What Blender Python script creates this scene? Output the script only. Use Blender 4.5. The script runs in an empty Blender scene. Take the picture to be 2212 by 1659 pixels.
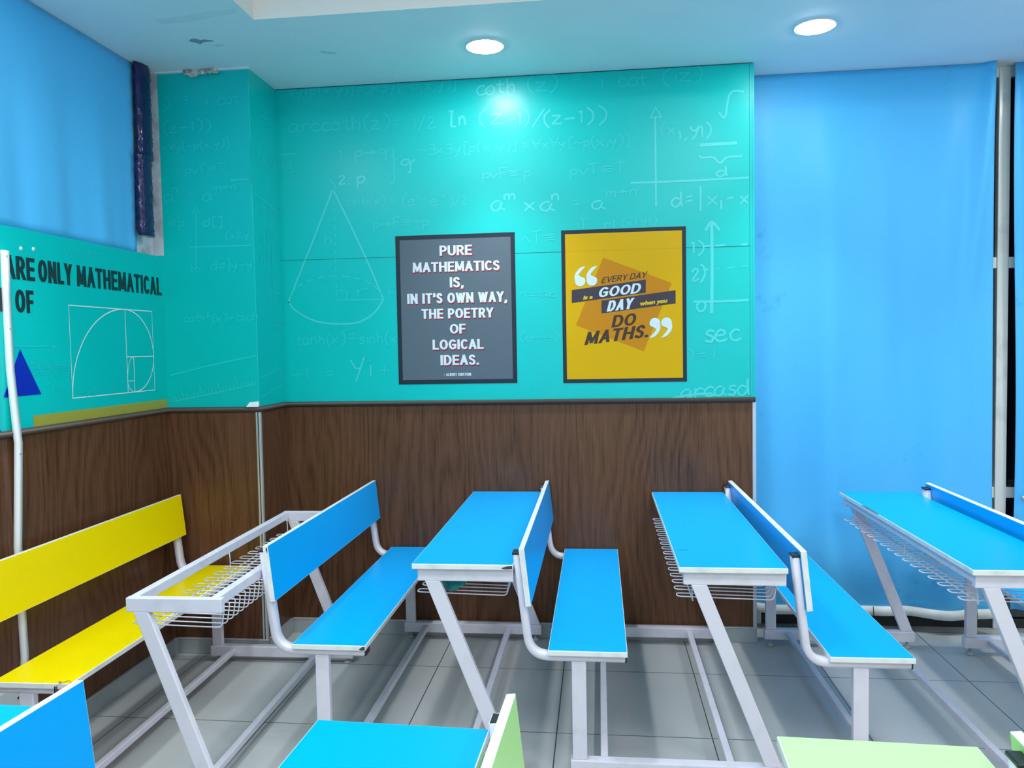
import bpy, bmesh, math, random
from mathutils import Vector, Matrix, Euler
random.seed(7)
S = bpy.context.scene
COL = S.collection

# ------------------------------------------------------------------ camera
CAM_YAW, CAM_PITCH, CAM_ROLL, CAM_H, FPX = 0.11108, 0.04802, 0.018196, 1.5228, 1687.5
cd = bpy.data.cameras.new('camera')
cam = bpy.data.objects.new('camera', cd)
COL.objects.link(cam)
cd.sensor_fit = 'HORIZONTAL'
cd.sensor_width = 36.0
cd.lens = FPX / 2212.0 * 36.0
cd.clip_start = 0.02
fwd = Vector((-math.sin(CAM_YAW) * math.cos(CAM_PITCH), math.cos(CAM_YAW) * math.cos(CAM_PITCH), -math.sin(CAM_PITCH)))
rgt = Vector((math.cos(CAM_YAW), math.sin(CAM_YAW), 0))
dwn = -rgt.cross(fwd)
r2 = math.cos(CAM_ROLL) * rgt + math.sin(CAM_ROLL) * dwn
d2 = -math.sin(CAM_ROLL) * rgt + math.cos(CAM_ROLL) * dwn
cam.matrix_world = Matrix(((r2.x, -d2.x, -fwd.x, 0), (r2.y, -d2.y, -fwd.y, 0), (r2.z, -d2.z, -fwd.z, CAM_H), (0, 0, 0, 1)))
S.camera = cam

# ------------------------------------------------------------------ world, exposure
w = bpy.data.worlds.new('night')
S.world = w
w.use_nodes = True
w.node_tree.nodes['Background'].inputs[0].default_value = (0.02, 0.03, 0.06, 1)
w.node_tree.nodes['Background'].inputs[1].default_value = 0.05
S.view_settings.view_transform = 'Standard'
S.view_settings.look = 'None'
S.view_settings.exposure = -0.04
S.view_settings.gamma = 1.0
S.view_settings.use_curve_mapping = False
DOWNLIGHT = 104.0     # radiance of each round downlight lens
FILL_PANEL = 22.5           # radiance of each unseen fill panel added in the ceiling tray
BEAM = 72.0           # watts of the downward beam of each downlight
try:
    S.cycles.use_denoising = True
    S.cycles.max_bounces = 8
    S.cycles.diffuse_bounces = 5
    S.cycles.glossy_bounces = 4
    S.cycles.caustics_reflective = False
    S.cycles.caustics_refractive = False
    S.cycles.sample_clamp_indirect = 6.0
except Exception:
    pass

# ------------------------------------------------------------------ room numbers (metres)
XL, YP, YB, YW = -2.15, 3.69, 4.01, 4.30          # left wall, pillar face, back wall, window wall
XP, XE, XR, YF = -1.67, 0.775, 4.60, -2.60        # pillar side, end of back wall, right wall, wall behind
ZC, ZD, ZT = 2.892, 1.235, 3.22                   # soffit, dado, tray

# ------------------------------------------------------------------ helpers
def lin(r, g, b):
    f = lambda c: (c / 255 / 12.92) if c <= 10 else ((c / 255 + 0.055) / 1.055) ** 2.4
    return (f(r), f(g), f(b), 1)

def mat(name, col, rough=0.5, **kw):
    m = bpy.data.materials.new(name)
    m.use_nodes = True
    p = m.node_tree.nodes['Principled BSDF']
    p.inputs['Base Color'].default_value = (*col[:3], 1)
    p.inputs['Roughness'].default_value = rough
    for k, v in kw.items():
        p.inputs[k.replace('_', ' ')].default_value = v
    return m

class NT:
    """small node-tree helper"""
    def __init__(s, m):
        s.t = m.node_tree; s.n = s.t.nodes; s.l = s.t.links
        s.p = s.n['Principled BSDF']
    def add(s, kind, **kw):
        n = s.n.new(kind)
        for k, v in kw.items(): setattr(n, k, v)
        return n
    def link(s, a, b): s.l.new(a, b)
    def math(s, op, a, b=None, c=None):
        n = s.add('ShaderNodeMath', operation=op)
        for i, x in enumerate((a, b, c)):
            if x is None: continue
            if isinstance(x, (int, float)): n.inputs[i].default_value = x
            else: s.link(x, n.inputs[i])
        return n.outputs[0]
    def coord(s):
        n = s.add('ShaderNodeTexCoord')
        x = s.add('ShaderNodeSeparateXYZ'); s.link(n.outputs['Object'], x.inputs[0])
        return n.outputs['Object'], x.outputs[0], x.outputs[1], x.outputs[2]
    def comb(s, x, y, z):
        n = s.add('ShaderNodeCombineXYZ')
        for i, v in enumerate((x, y, z)):
            if isinstance(v, (int, float)): n.inputs[i].default_value = v
            else: s.link(v, n.inputs[i])
        return n.outputs[0]
    def noise(s, vec, scale, detail=3, rough=0.5, dist=0.0):
        n = s.add('ShaderNodeTexNoise')
        n.inputs['Scale'].default_value = scale; n.inputs['Detail'].default_value = detail
        n.inputs['Roughness'].default_value = rough; n.inputs['Distortion'].default_value = dist
        s.link(vec, n.inputs['Vector'])
        return n.outputs['Fac']
    def ramp(s, fac, stops):
        n = s.add('ShaderNodeValToRGB')
        e = n.color_ramp.elements
        e[0].position, e[0].color = stops[0][0], (*stops[0][1][:3], 1)
        e[1].position, e[1].color = stops[-1][0], (*stops[-1][1][:3], 1)
        for pos, c in stops[1:-1]:
            q = e.new(pos); q.color = (*c[:3], 1)
        s.link(fac, n.inputs[0])
        return n.outputs[0]
    def bump(s, h, strength=0.2, dist=0.002):
        n = s.add('ShaderNodeBump')
        n.inputs['Strength'].default_value = strength; n.inputs['Distance'].default_value = dist
        s.link(h, n.inputs['Height']); s.link(n.outputs[0], s.p.inputs['Normal'])

def dirty(m, col, col2, scale=6, lo=0.45, hi=0.75, detail=5):
    """slight blotchy wear on a plain paint"""
    t = NT(m); o, x, y, z = t.coord()
    t.link(t.ramp(t.noise(o, scale, detail), [(lo, col), (hi, col2)]), t.p.inputs['Base Color'])
    return m

M = {}
M['frame'] = dirty(mat('frame_paint', (0.71, 0.69, 0.76), 0.38), (0.73, 0.70, 0.78), (0.60, 0.58, 0.64), 14, 0.5, 0.85)
M['edge'] = dirty(mat('edge_band', (0.8, 0.8, 0.78), 0.4), (0.82, 0.83, 0.82), (0.62, 0.62, 0.58), 16, 0.5, 0.85)
M['edge_pale'] = mat('edge_band_clean', (0.85, 0.88, 0.88), 0.35)
M['blue'] = mat('blue_laminate', (0.0, 0.40, 0.90), 0.30, Specular_IOR_Level=0.18)
M['yellow'] = mat('yellow_laminate', (0.90, 0.70, 0.0), 0.30, Specular_IOR_Level=0.18)
M['green'] = mat('green_laminate', (0.46, 0.80, 0.30), 0.30, Specular_IOR_Level=0.18)
M['pale_green'] = mat('pale_green_laminate', (0.50, 0.80, 0.36), 0.30, Specular_IOR_Level=0.18)
M['black'] = mat('black_plastic', (0.012, 0.013, 0.018), 0.4)
M['dirt'] = mat('grime', (0.06, 0.055, 0.05), 0.8)
M['hollow'] = mat('dark_hollow', (0.02, 0.025, 0.03), 0.7)
M['white'] = mat('white_plastic', (0.80, 0.82, 0.82), 0.35)
M['plaster'] = dirty(mat('bare_plaster', (0.6, 0.62, 0.66), 0.85), (0.62, 0.65, 0.70), (0.28, 0.28, 0.29), 9, 0.5, 0.8)
M['crumble'] = dirty(mat('crumbled_plaster', (0.5, 0.47, 0.42), 0.9), (0.62, 0.60, 0.55), (0.25, 0.23, 0.2), 60, 0.4, 0.65)
M['ceiling'] = dirty(mat('ceiling_paint', (0.7, 0.8, 0.84), 0.6), (0.80, 0.83, 0.85), (0.72, 0.78, 0.81), 1.6, 0.5, 0.8)
M['wall_paint'] = mat('white_wall_paint', (0.84, 0.83, 0.80), 0.7)
M['tray'] = mat('tray_paint', (0.82, 0.78, 0.74), 0.7)
M['peel'] = mat('peeled_paint', (0.22, 0.34, 0.36), 0.9)
M['peel_pale'] = mat('peeled_paint_pale', (0.56, 0.66, 0.68), 0.9)
M['stain'] = mat('ceiling_stain', (0.70, 0.745, 0.765), 0.7)
M['dado'] = mat('dado_rail_plastic', (0.07, 0.05, 0.042), 0.4)
M['alu'] = mat('aluminium_strip', (0.62, 0.64, 0.66), 0.35, Metallic=0.5)
M['skirt'] = dirty(mat('skirting_tile', (0.42, 0.45, 0.46), 0.35), (0.40, 0.44, 0.45), (0.28, 0.31, 0.32), 5, 0.4, 0.8)
M['mullion'] = dirty(mat('white_window_frame', (0.76, 0.78, 0.74), 0.25), (0.78, 0.80, 0.76), (0.55, 0.56, 0.52), 7, 0.55, 0.85)
M['hem'] = dirty(mat('white_hem', (0.66, 0.67, 0.62), 0.6), (0.72, 0.74, 0.70), (0.5, 0.49, 0.43), 8, 0.4, 0.8)
M['seam'] = mat('dark_seam', (0.0, 0.10, 0.11), 0.6)
M['chalk'] = mat('chalk_lettering', (0.055, 0.62, 0.60), 0.3)
M['chalk_soft'] = mat('soft_chalk_lettering', (0.012, 0.575, 0.575), 0.3)
M['ink'] = mat('black_print', (0.008, 0.020, 0.024), 0.35)
M['navy_print'] = mat('navy_print', (0.0, 0.012, 0.42), 0.35)
M['gold_print'] = mat('gold_print', (0.36, 0.34, 0.045), 0.35)
M['white_print'] = mat('white_print', (0.68, 0.82, 0.82), 0.35)
M['poster_frame'] = mat('poster_border_print', (0.022, 0.030, 0.045), 0.3, Specular_IOR_Level=0.2)
M['poster_grey'] = mat('poster_grey_print', (0.105, 0.14, 0.17), 0.3, Specular_IOR_Level=0.2)
M['poster_yellow'] = mat('poster_yellow_print', (0.68, 0.385, 0.0), 0.3, Specular_IOR_Level=0.2)
M['poster_orange'] = mat('poster_orange_print', (0.56, 0.22, 0.006), 0.3, Specular_IOR_Level=0.2)
M['poster_band'] = mat('poster_band_print', (0.055, 0.046, 0.062), 0.3, Specular_IOR_Level=0.2)
M['poster_brown'] = mat('poster_brown_print', (0.060, 0.036, 0.030), 0.3, Specular_IOR_Level=0.2)
M['poster_white'] = mat('poster_white_print', (0.66, 0.75, 0.82), 0.3, Specular_IOR_Level=0.2)
M['grey_seam'] = mat('poster_grey_seam', (0.080, 0.105, 0.128), 0.4)
M['yellow_seam'] = mat('poster_yellow_seam', (0.47, 0.27, 0.0), 0.4)
M['poster_red'] = mat('poster_red_print', (0.33, 0.012, 0.03), 0.3, Specular_IOR_Level=0.2)
M['poster_gold'] = mat('poster_gold_letters', (0.68, 0.48, 0.02), 0.3, Specular_IOR_Level=0.2)
M['navy_film'] = mat('navy_plastic_film', (0.010, 0.008, 0.075), 0.3, Specular_IOR_Level=0.25, Coat_Weight=0.5, Coat_Roughness=0.06)
t = NT(M['navy_film']); o, x, y, z = t.coord()
t.bump(t.noise(t.comb(x, y, t.math('MULTIPLY', z, 0.5)), 30, 3, 0.5, 0.8), 0.6, 0.008)
M['bag'] = mat('green_plastic', (0.01, 0.36, 0.33), 0.25, Transmission_Weight=0.35)
M['paper'] = mat('paper', (0.72, 0.66, 0.64), 0.8)
M['wire_grey'] = mat('steel_wire', (0.22, 0.25, 0.27), 0.35, Metallic=0.7)
M['steel'] = mat('steel', (0.55, 0.57, 0.58), 0.3, Metallic=0.9)

# teal vinyl wall covering, glossy
M['teal'] = mat('teal_vinyl', (0.0, 0.52, 0.51), 0.30, Specular_IOR_Level=0.34)
t = NT(M['teal']); o, x, y, z = t.coord()
t.link(t.ramp(t.noise(o, 1.3, 3), [(0.35, (0.0, 0.505, 0.475)), (0.7, (0.0, 0.54, 0.51))]), t.p.inputs['Base Color'])
t.bump(t.noise(o, 3.0, 3), 0.12, 0.02)

# walnut laminate panelling: vertical grain with cathedral figures
M['wood'] = mat('walnut_laminate', (0.10, 0.05, 0.03), 0.30, Specular_IOR_Level=0.26)
t = NT(M['wood']); o, x, y, z = t.coord()
u = t.math('ADD', x, t.math('MULTIPLY', y, 0.93))
zs = t.math('MULTIPLY', z, 0.22)
warp = t.noise(t.comb(u, 0.0, zs), 3.2, 2, 0.5)
rings = t.math('FRACT', t.math('ADD', t.math('MULTIPLY', u, 20.0), t.math('MULTIPLY', warp, 10.0)))
rings = t.math('ABSOLUTE', t.math('SUBTRACT', rings, 0.5))
fine = t.noise(t.comb(t.math('MULTIPLY', u, 9.0), 3.0, t.math('MULTIPLY', z, 0.35)), 14, 4, 0.65)
broad = t.noise(t.comb(u, 7.0, t.math('MULTIPLY', z, 0.12)), 5.5, 2)
g = t.math('ADD', t.math('MULTIPLY', rings, 0.30), t.math('ADD', t.math('MULTIPLY', fine, 0.75), t.math('MULTIPLY', broad, 0.25)))
t.link(t.ramp(g, [(0.34, (0.040, 0.016, 0.008)), (0.50, (0.098, 0.042, 0.020)), (0.66, (0.135, 0.060, 0.031)), (0.85, (0.165, 0.078, 0.042))]), t.p.inputs['Base Color'])

# vitrified floor tiles 600 x 600
M['floor'] = mat('floor_tile', (0.3, 0.32, 0.33), 0.30)
t = NT(M['floor']); o, x, y, z = t.coord()
def grout(v, off):
    f = t.math('FRACT', t.math('ADD', t.math('MULTIPLY', t.math('ADD', v, off), 1 / 0.6), 0.5))
    return t.math('LESS_THAN', t.math('ABSOLUTE', t.math('SUBTRACT', f, 0.5)), 0.0034)
line = t.math('MAXIMUM', grout(x, 0.783 + 6.0), grout(y, 6.0 - 3.604 + 6.0))
base = t.ramp(t.noise(o, 1.8, 2, 0.5), [(0.3, (0.42, 0.43, 0.43)), (0.55, (0.465, 0.475, 0.475)), (0.8, (0.475, 0.485, 0.485))])
mx = t.add('ShaderNodeMix', data_type='RGBA')
t.link(line, mx.inputs['Factor']); t.link(base, mx.inputs['A']); mx.inputs['B'].default_value = (0.035, 0.042, 0.048, 1)
t.link(mx.outputs['Result'], t.p.inputs['Base Color'])
t.link(t.ramp(t.noise(o, 1.5, 1), [(0.3, (0.29,) * 3), (0.8, (0.36,) * 3)]), t.p.inputs['Roughness'])

# blue blackout curtain with a soft sheen and a few scuffs
M['curtain'] = mat('blue_curtain_cloth', (0.10, 0.47, 0.90), 0.45, Specular_IOR_Level=0.3, Sheen_Weight=0.12)
t = NT(M['curtain']); o, x, y, z = t.coord()
scuff = t.math('MULTIPLY', t.noise(o, 9, 6, 0.7), t.noise(t.comb(x, 4.0, z), 1.7, 2))
t.link(t.ramp(scuff, [(0.36, (0.080, 0.48, 0.87)), (0.50, (0.05, 0.30, 0.62))]), t.p.inputs['Base Color'])
t.bump(t.noise(t.comb(t.math('MULTIPLY', x, 5.0), t.math('MULTIPLY', y, 5.0), z), 2.0, 2), 0.06, 0.02)

# lamps
def emit(name, col, power):
    m = bpy.data.materials.new(name); m.use_nodes = True
    t = m.node_tree; t.nodes.clear()
    e = t.nodes.new('ShaderNodeEmission'); e.inputs[0].default_value = (*col, 1); e.inputs[1].default_value = power
    q = t.nodes.new('ShaderNodeOutputMaterial'); t.links.new(e.outputs[0], q.inputs[0])
    return m
M['lens'] = emit('lit_lens', (0.93, 0.98, 1.0), DOWNLIGHT)
M['panel'] = emit('lit_fill_panel', (0.95, 0.98, 1.0), FILL_PANEL)

# dark window glass
M['glass'] = mat('window_glass', (0.9, 0.95, 1.0), 0.02, Transmission_Weight=1.0, IOR=1.45)

# ---- mesh building
class MB:
    def __init__(s): s.bm = bmesh.new(); s.mats = []
    def mi(s, m):
        if m not in s.mats: s.mats.append(m)
        return s.mats.index(m)
    def poly(s, pts, m):
        f = s.bm.faces.new([s.bm.verts.new(p) for p in pts]); f.material_index = s.mi(m); return f
    def hexa(s, p, m, bev=0.0, seg=1, top=None, bottom=None):
        """8 corners: 0-3 bottom ring, 4-7 top ring (same order)"""
        b = bmesh.new()
        v = [b.verts.new(q) for q in p]
        quads = [(3, 2, 1, 0), (4, 5, 6, 7), (0, 1, 5, 4), (1, 2, 6, 5), (2, 3, 7, 6), (3, 0, 4, 7)]
        for i, q in enumerate(quads):
            f = b.faces.new([v[k] for k in q])
            f.material_index = s.mi(m)
            if i == 1 and top: f.material_index = s.mi(top)
            if i == 0 and bottom: f.material_index = s.mi(bottom)
        bmesh.ops.recalc_face_normals(b, faces=b.faces)
        if bev > 0:
            bmesh.ops.bevel(b, geom=list(b.edges), offset=bev, segments=seg, affect='EDGES', profile=0.5, material=s.mi(m))
        s.merge(b)
    def box(s, x0, x1, y0, y1, z0, z1, m, bev=0.0, seg=1, **k):
        s.hexa([(x0, y0, z0), (x1, y0, z0), (x1, y1, z0), (x0, y1, z0), (x0, y0, z1), (x1, y0, z1), (x1, y1, z1), (x0, y1, z1)], m, bev, seg, **k)
    def merge(s, b):
        me = bpy.data.meshes.new('tmp'); b.to_mesh(me); b.free()
        s.bm.from_mesh(me); bpy.data.meshes.remove(me)
    def sweep(s, path, prof, m, closed=False, up=None, caps=True):
        """sweep a closed profile [(a,b)] along a 3D path; a along 'side', b along 'up-ish' normal"""
        P = [Vector(p) for p in path]; n = len(P); rings = []
        prev = None
        for i in range(n):
            if closed: d = P[(i + 1) % n] - P[i - 1]
            else: d = P[min(i + 1, n - 1)] - P[max(i - 1, 0)]
            d.normalize()
            if up is not None: side = Vector(up)
            else:
                if prev is None:
                    side = d.orthogonal().normalized()
                else:
                    side = (prev - d * prev.dot(d))
                    side = side.normalized() if side.length > 1e-6 else d.orthogonal().normalized()
                prev = side
            nn = d.cross(side).normalized()
            rings.append([s.bm.verts.new(P[i] + side * a + nn * b) for a, b in prof])
        k = len(prof); mi = s.mi(m)
        for i in range(n if closed else n - 1):
            r0, r1 = rings[i], rings[(i + 1) % n]
            for j in range(k):
                f = s.bm.faces.new((r0[j], r0[(j + 1) % k], r1[(j + 1) % k], r1[j])); f.material_index = mi; f.smooth = k > 4
        if caps and not closed:
            for r in (list(reversed(rings[0])), rings[-1]):
                f = s.bm.faces.new(r); f.material_index = mi
    def tube(s, path, r, m, closed=False, k=6):
        s.sweep(path, [(r * math.cos(2 * math.pi * j / k), r * math.sin(2 * math.pi * j / k)) for j in range(k)], m, closed)
    def lathe(s, prof, c, m, k=24, smooth=True):
        rings = [[s.bm.verts.new((c[0] + r * math.cos(2 * math.pi * j / k), c[1] + r * math.sin(2 * math.pi * j / k), c[2] + z)) for j in range(k)] for r, z in prof]
        mi = s.mi(m)
        for a, b in zip(rings, rings[1:]):
            for j in range(k):
                f = s.bm.faces.new((a[j], a[(j + 1) % k], b[(j + 1) % k], b[j])); f.material_index = mi; f.smooth = smooth
        for r in (rings[0], rings[-1]):
            f = s.bm.faces.new(r); f.material_index = mi
    def mesh(s, name):
        me = bpy.data.meshes.new(name)
        bmesh.ops.recalc_face_normals(s.bm, faces=s.bm.faces)
        s.bm.to_mesh(me); s.bm.free()
        for m in s.mats: me.materials.append(M[m])
        return me
    def build(s, name, parent=None, **kw):
        return link(name, s.mesh(name), parent, **kw)

def link(name, me, parent=None, **kw):
    o = bpy.data.objects.new(name, me); COL.objects.link(o)
    if parent is not None: o.parent = parent
    for k, v in kw.items(): o[k] = v
    return o

def thing(name, label, cat, loc=(0, 0, 0), rz=0.0, group=None):
    o = bpy.data.objects.new(name, None); COL.objects.link(o)
    o.location = loc; o.rotation_euler = (0, 0, rz); o.empty_display_size = 0.1
    return tag(o, label, cat, group)

def tag(o, label, cat, group=None):
    o['label'] = label; o['category'] = cat
    if group: o['group'] = group
    return o

def fillet(pts, r, n=4, closed=False):
    """round the corners of a polyline"""
    P = [Vector(p) for p in pts]; out = []; N = len(P)
    for i in range(N):
        if not closed and i in (0, N - 1): out.append(P[i]); continue
        a, b, c = P[i - 1], P[i], P[(i + 1) % N]
        ra = min(r, (a - b).length * 0.48); rc = min(r, (c - b).length * 0.48)
        p0 = b + (a - b).normalized() * ra; p1 = b + (c - b).normalized() * rc
        for j in range(n + 1):
            q = j / n
            out.append((1 - q) ** 2 * p0 + 2 * q * (1 - q) * b + q * q * p1)
    return out

# ================================================================== THE ROOM
STR = dict(kind='structure')
# floor
m = MB(); m.box(XL - 0.1, XR + 0.1, YF - 0.1, YW + 0.02, -0.05, 0, 'floor'); m.build('floor', **STR)

# ceiling: a lowered soffit round a raised tray
TX0, TX1, TY0, TY1 = -1.40, 3.40, -1.70, 3.165
m = MB()
x0, x1, y0, y1 = XL - 0.1, XR + 0.1, YF - 0.1, YW + 0.1
for a in ((x0, x1, TY1, y1), (x0, x1, y0, TY0), (x0, TX0, TY0, TY1), (TX1, x1, TY0, TY1)):
    m.poly([(a[0], a[2], ZC), (a[1], a[2], ZC), (a[1], a[3], ZC), (a[0], a[3], ZC)], 'ceiling')
for a, b in (((TX0, TY0), (TX1, TY0)), ((TX1, TY0), (TX1, TY1)), ((TX1, TY1), (TX0, TY1)), ((TX0, TY1), (TX0, TY0))):
    m.poly([(*a, ZC), (*b, ZC), (*b, ZT), (*a, ZT)], 'tray')
m.poly([(TX0, TY0, ZT), (TX1, TY0, ZT), (TX1, TY1, ZT), (TX0, TY1, ZT)], 'tray')
m.box(x0, x1, y0, y1, ZT + 0.02, ZT + 0.06, 'tray')
ceiling = m.build('ceiling', **STR)

def blob(pts, z, th, mt, name):
    b = MB(); n = len(pts)
    b.poly([(p[0], p[1], z - th) for p in pts], mt)
    for i in range(n):
        a, c = pts[i], pts[(i + 1) % n]
        b.poly([(*a, z), (*c, z), (*c, z - th), (*a, z - th)], mt)
    return b.build(name, ceiling)
blob([(-1.775, 3.335), (-1.755, 3.312), (-1.735, 3.312), (-1.722, 3.330), (-1.700, 3.328), (-1.672, 3.340), (-1.672, 3.352), (-1.700, 3.350), (-1.720, 3.356), (-1.742, 3.372), (-1.758, 3.352)], ZC, 0.0015, 'peel', 'peeling_paint_patch')
blob([(-1.262, 3.550), (-1.238, 3.530), (-1.222, 3.548), (-1.196, 3.555), (-1.178, 3.578), (-1.205, 3.582), (-1.232, 3.574), (-1.246, 3.560)], ZC, 0.001, 'peel_pale', 'peeling_paint_patch')
blob([(-1.70, 3.405), (-1.675, 3.392), (-1.645, 3.398), (-1.662, 3.412)], ZC, 0.001, 'peel_pale', 'peeling_paint_patch')
blob([(-1.80, 3.10), (-1.66, 3.085), (-1.55, 3.06), (-1.42, 3.055), (-1.44, 3.095), (-1.56, 3.12), (-1.68, 3.145), (-1.79, 3.15)], ZC, 0.0006, 'stain', 'water_stain')
# crumbled plaster where the soffit meets the pillar
m = MB()
for i in range(11):
    q = i / 10
    c = Vector((-1.975 + 0.145 * q, YP - 0.012 - 0.01 * random.random(), ZC - 0.006 - 0.016 * math.sin(math.pi * min(1, q * 1.3)) * random.random()))
    b = bmesh.new(); bmesh.ops.create_icosphere(b, subdivisions=2, radius=0.010 + 0.014 * random.random())
    for v in b.verts: v.co = Vector((v.co.x * 1.1, v.co.y * 0.8, v.co.z * 0.75)) * (0.75 + 0.5 * random.random()) + c
    mi = m.mi('crumble')
    for f in b.faces: f.material_index = mi
    m.merge(b)
m.build('crumbled_plaster', ceiling)
m = MB(); m.box(-2.14, -1.66, YP - 0.022, YP + 0.002, ZC - 0.006, ZC + 0.002, 'ceiling', 0.003); m.build('patching_plaster', ceiling)

# walls: vinyl or plaster above, walnut laminate below the dado
m = MB()
m.box(XL - 0.10, XL - 0.045, YF, YP + 0.02, 0, ZC + 0.02, 'plaster')
m.box(XL - 0.05, XL, YF, YP, ZD, 1.998, 'teal', 0.001)
wall_left = m.build('wall_left', **STR)
m = MB(); m.box(XL - 0.05, XL, YF, YP, 0, ZD, 'wood'); m.build('wood_panelling', wall_left)
m = MB()
m.box(XL + 0.012, XP, YP, YW, ZD, ZC + 0.01, 'teal', 0.002)
m.box(XL - 0.11, XL + 0.012, YP + 0.003, YW, 1.0, ZC + 0.01, 'plaster')
m.box(XL - 0.04, XL + 0.014, YP, YW, ZD, 2.004, 'teal')
wall_pillar = m.build('wall_pillar', **STR)
m = MB(); m.box(XL - 0.02, XP, YP, YW, 0, ZD, 'wood'); m.build('wood_panelling', wall_pillar)
m = MB()
m.box(XP - 0.01, XE - 0.008, YB, YW, ZD, ZC + 0.01, 'teal', 0.002)
wall_back = m.build('wall_back', **STR)
m = MB(); m.box(XP - 0.01, XE - 0.014, YB, YW, 0, ZD, 'wood'); m.build('wood_panelling', wall_back)
m = MB(); m.box(XP, XE - 0.02, YB - 0.0010, YB + 0.002, 1.9985, 2.0003, 'seam')
m.build('panel_seam', wall_back)
m = MB(); m.box(XE - 0.0235, XE - 0.022, YB - 0.0006, YB + 0.002, ZD + 0.01, ZC, 'seam')
m.build('edge_seam', wall_back)
m = MB(); m.box(XP, XE - 0.008, YB - 0.002, YB + 0.002, ZC - 0.004, ZC + 0.001, 'seam'); m.build('ceiling_joint', wall_back)
m = MB()
m.box(XR, XR + 0.1, YF, YW, 0, ZC + 0.01, 'wall_paint')
m.build('wall_right', **STR)
m = MB()
m.box(XL - 0.1, XR + 0.1, YF - 0.1, YF, 0, ZC + 0.01, 'wall_paint')
m.build('wall_front', **STR)

# dado rail: one rounded strip following left wall, pillar and back wall
prof = [(-0.014, 0.0), (-0.012, 0.007), (-0.005, 0.014), (0.005, 0.016), (0.012, 0.010), (0.014, 0.0)]
def rail(path, name):
    m = MB(); n = len(path); rings = []
    for i, p in enumerate(path):
        p = Vector((*p, 0))
        ds = []
        if i > 0: ds.append((p - Vector((*path[i - 1], 0))).normalized())
        if i < n - 1: ds.append((Vector((*path[i + 1], 0)) - p).normalized())
        ns = [Vector((d.y, -d.x, 0)) for d in ds]
        mit = ns[0] if len(ns) == 1 else (ns[0] + ns[1]) / (1 + ns[0].dot(ns[1]))
        rings.append([m.bm.verts.new((p.x + mit.x * b, p.y + mit.y * b, ZD + a)) for a, b in prof])
    for r0, r1 in zip(rings, rings[1:]):
        for j in range(len(prof) - 1):
            f = m.bm.faces.new((r0[j], r0[j + 1], r1[j + 1], r1[j])); f.material_index = m.mi('dado'); f.smooth = True
    for r in (rings[0], rings[-1]):
        m.bm.faces.new(r).material_index = m.mi('dado')
    return m.build(name, **STR)
rail([(XL, YF), (XL, YP), (XP, YP), (XP, YB), (XE, YB)], 'trim_1')
m = MB()
m.box(XP - 0.020, XP + 0.004, YP - 0.004, YP + 0.016, 0, ZD - 0.012, 'alu', 0.002)
m.box(XP - 0.009, XP - 0.005, YP - 0.0055, YP, 0, ZD - 0.012, 'hollow')
m.build('trim_2', **STR)
m = MB(); m.box(XE - 0.014, XE + 0.004, YB - 0.004, YW, 0, ZD - 0.012, 'alu', 0.002); m.build('trim_3', **STR)
m = MB(); m.box(XE - 0.010, XE, YB - 0.0015, YW, ZD + 0.014, ZC, 'teal', 0.001); m.build('trim_4', **STR)
# skirting tiles
m = MB(); m.box(XL - 0.01, XL + 0.011, YF, YP - 0.0, 0, 0.074, 'skirt', 0.002); m.box(XL - 0.01, XL + 0.013, YF, YP, 0.074, 0.080, 'alu', 0.001); m.build('baseboard_left', **STR)
m = MB()
m.box(XL, XP + 0.011, YP - 0.011, YP + 0.01, 0, 0.074, 'skirt', 0.002); m.box(XL, XP + 0.013, YP - 0.013, YP + 0.01, 0.074, 0.080, 'alu', 0.001)
m.box(XP - 0.01, XP + 0.011, YP, YB, 0, 0.074, 'skirt', 0.002); m.box(XP - 0.01, XP + 0.013, YP, YB, 0.074, 0.080, 'alu', 0.001)
m.build('baseboard_pillar', **STR)
m = MB(); m.box(XP, XE + 0.004, YB - 0.011, YB + 0.01, 0, 0.074, 'skirt', 0.002); m.box(XP, XE + 0.006, YB - 0.013, YB + 0.01, 0.074, 0.080, 'alu', 0.001); m.build('baseboard_back', **STR)

# window wall on the far side of the curtains (night outside)
m = MB()
m.box(XE - 0.02, XR, YW - 0.01, YW + 0.05, 0, 0.05, 'hollow')
m.box(XE - 0.02, XR, YW - 0.02, YW + 0.05, ZC - 0.05, ZC, 'mullion', 0.003)
window = m.build('window_1', **STR)
m = MB()
for xx in (0.80, 2.035, 3.30, 4.54): m.box(xx, xx + 0.056, YW - 0.025, YW + 0.03, 0.0, ZC, 'mullion', 0.004, 2)
for xa, xb in ((0.856, 2.035), (2.091, 3.30), (3.356, 4.54)):
    for zz in (0.690, 1.878): m.box(xa, xb, YW - 0.018, YW + 0.025, zz, zz + 0.057, 'mullion', 0.003, 2)
m.build('window_frame', window)
m = MB(); m.box(XE - 0.02, XR, YW + 0.004, YW + 0.010, 0.0, ZC, 'glass'); m.build('window_pane', window)
m = MB()
for i in range(4): m.box(2.10, 2.14, YW - 0.022, YW + 0.026, 0.751 + 0.0085 * i, 0.756 + 0.0085 * i, 'hollow')
m.build('window_track', window)

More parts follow.
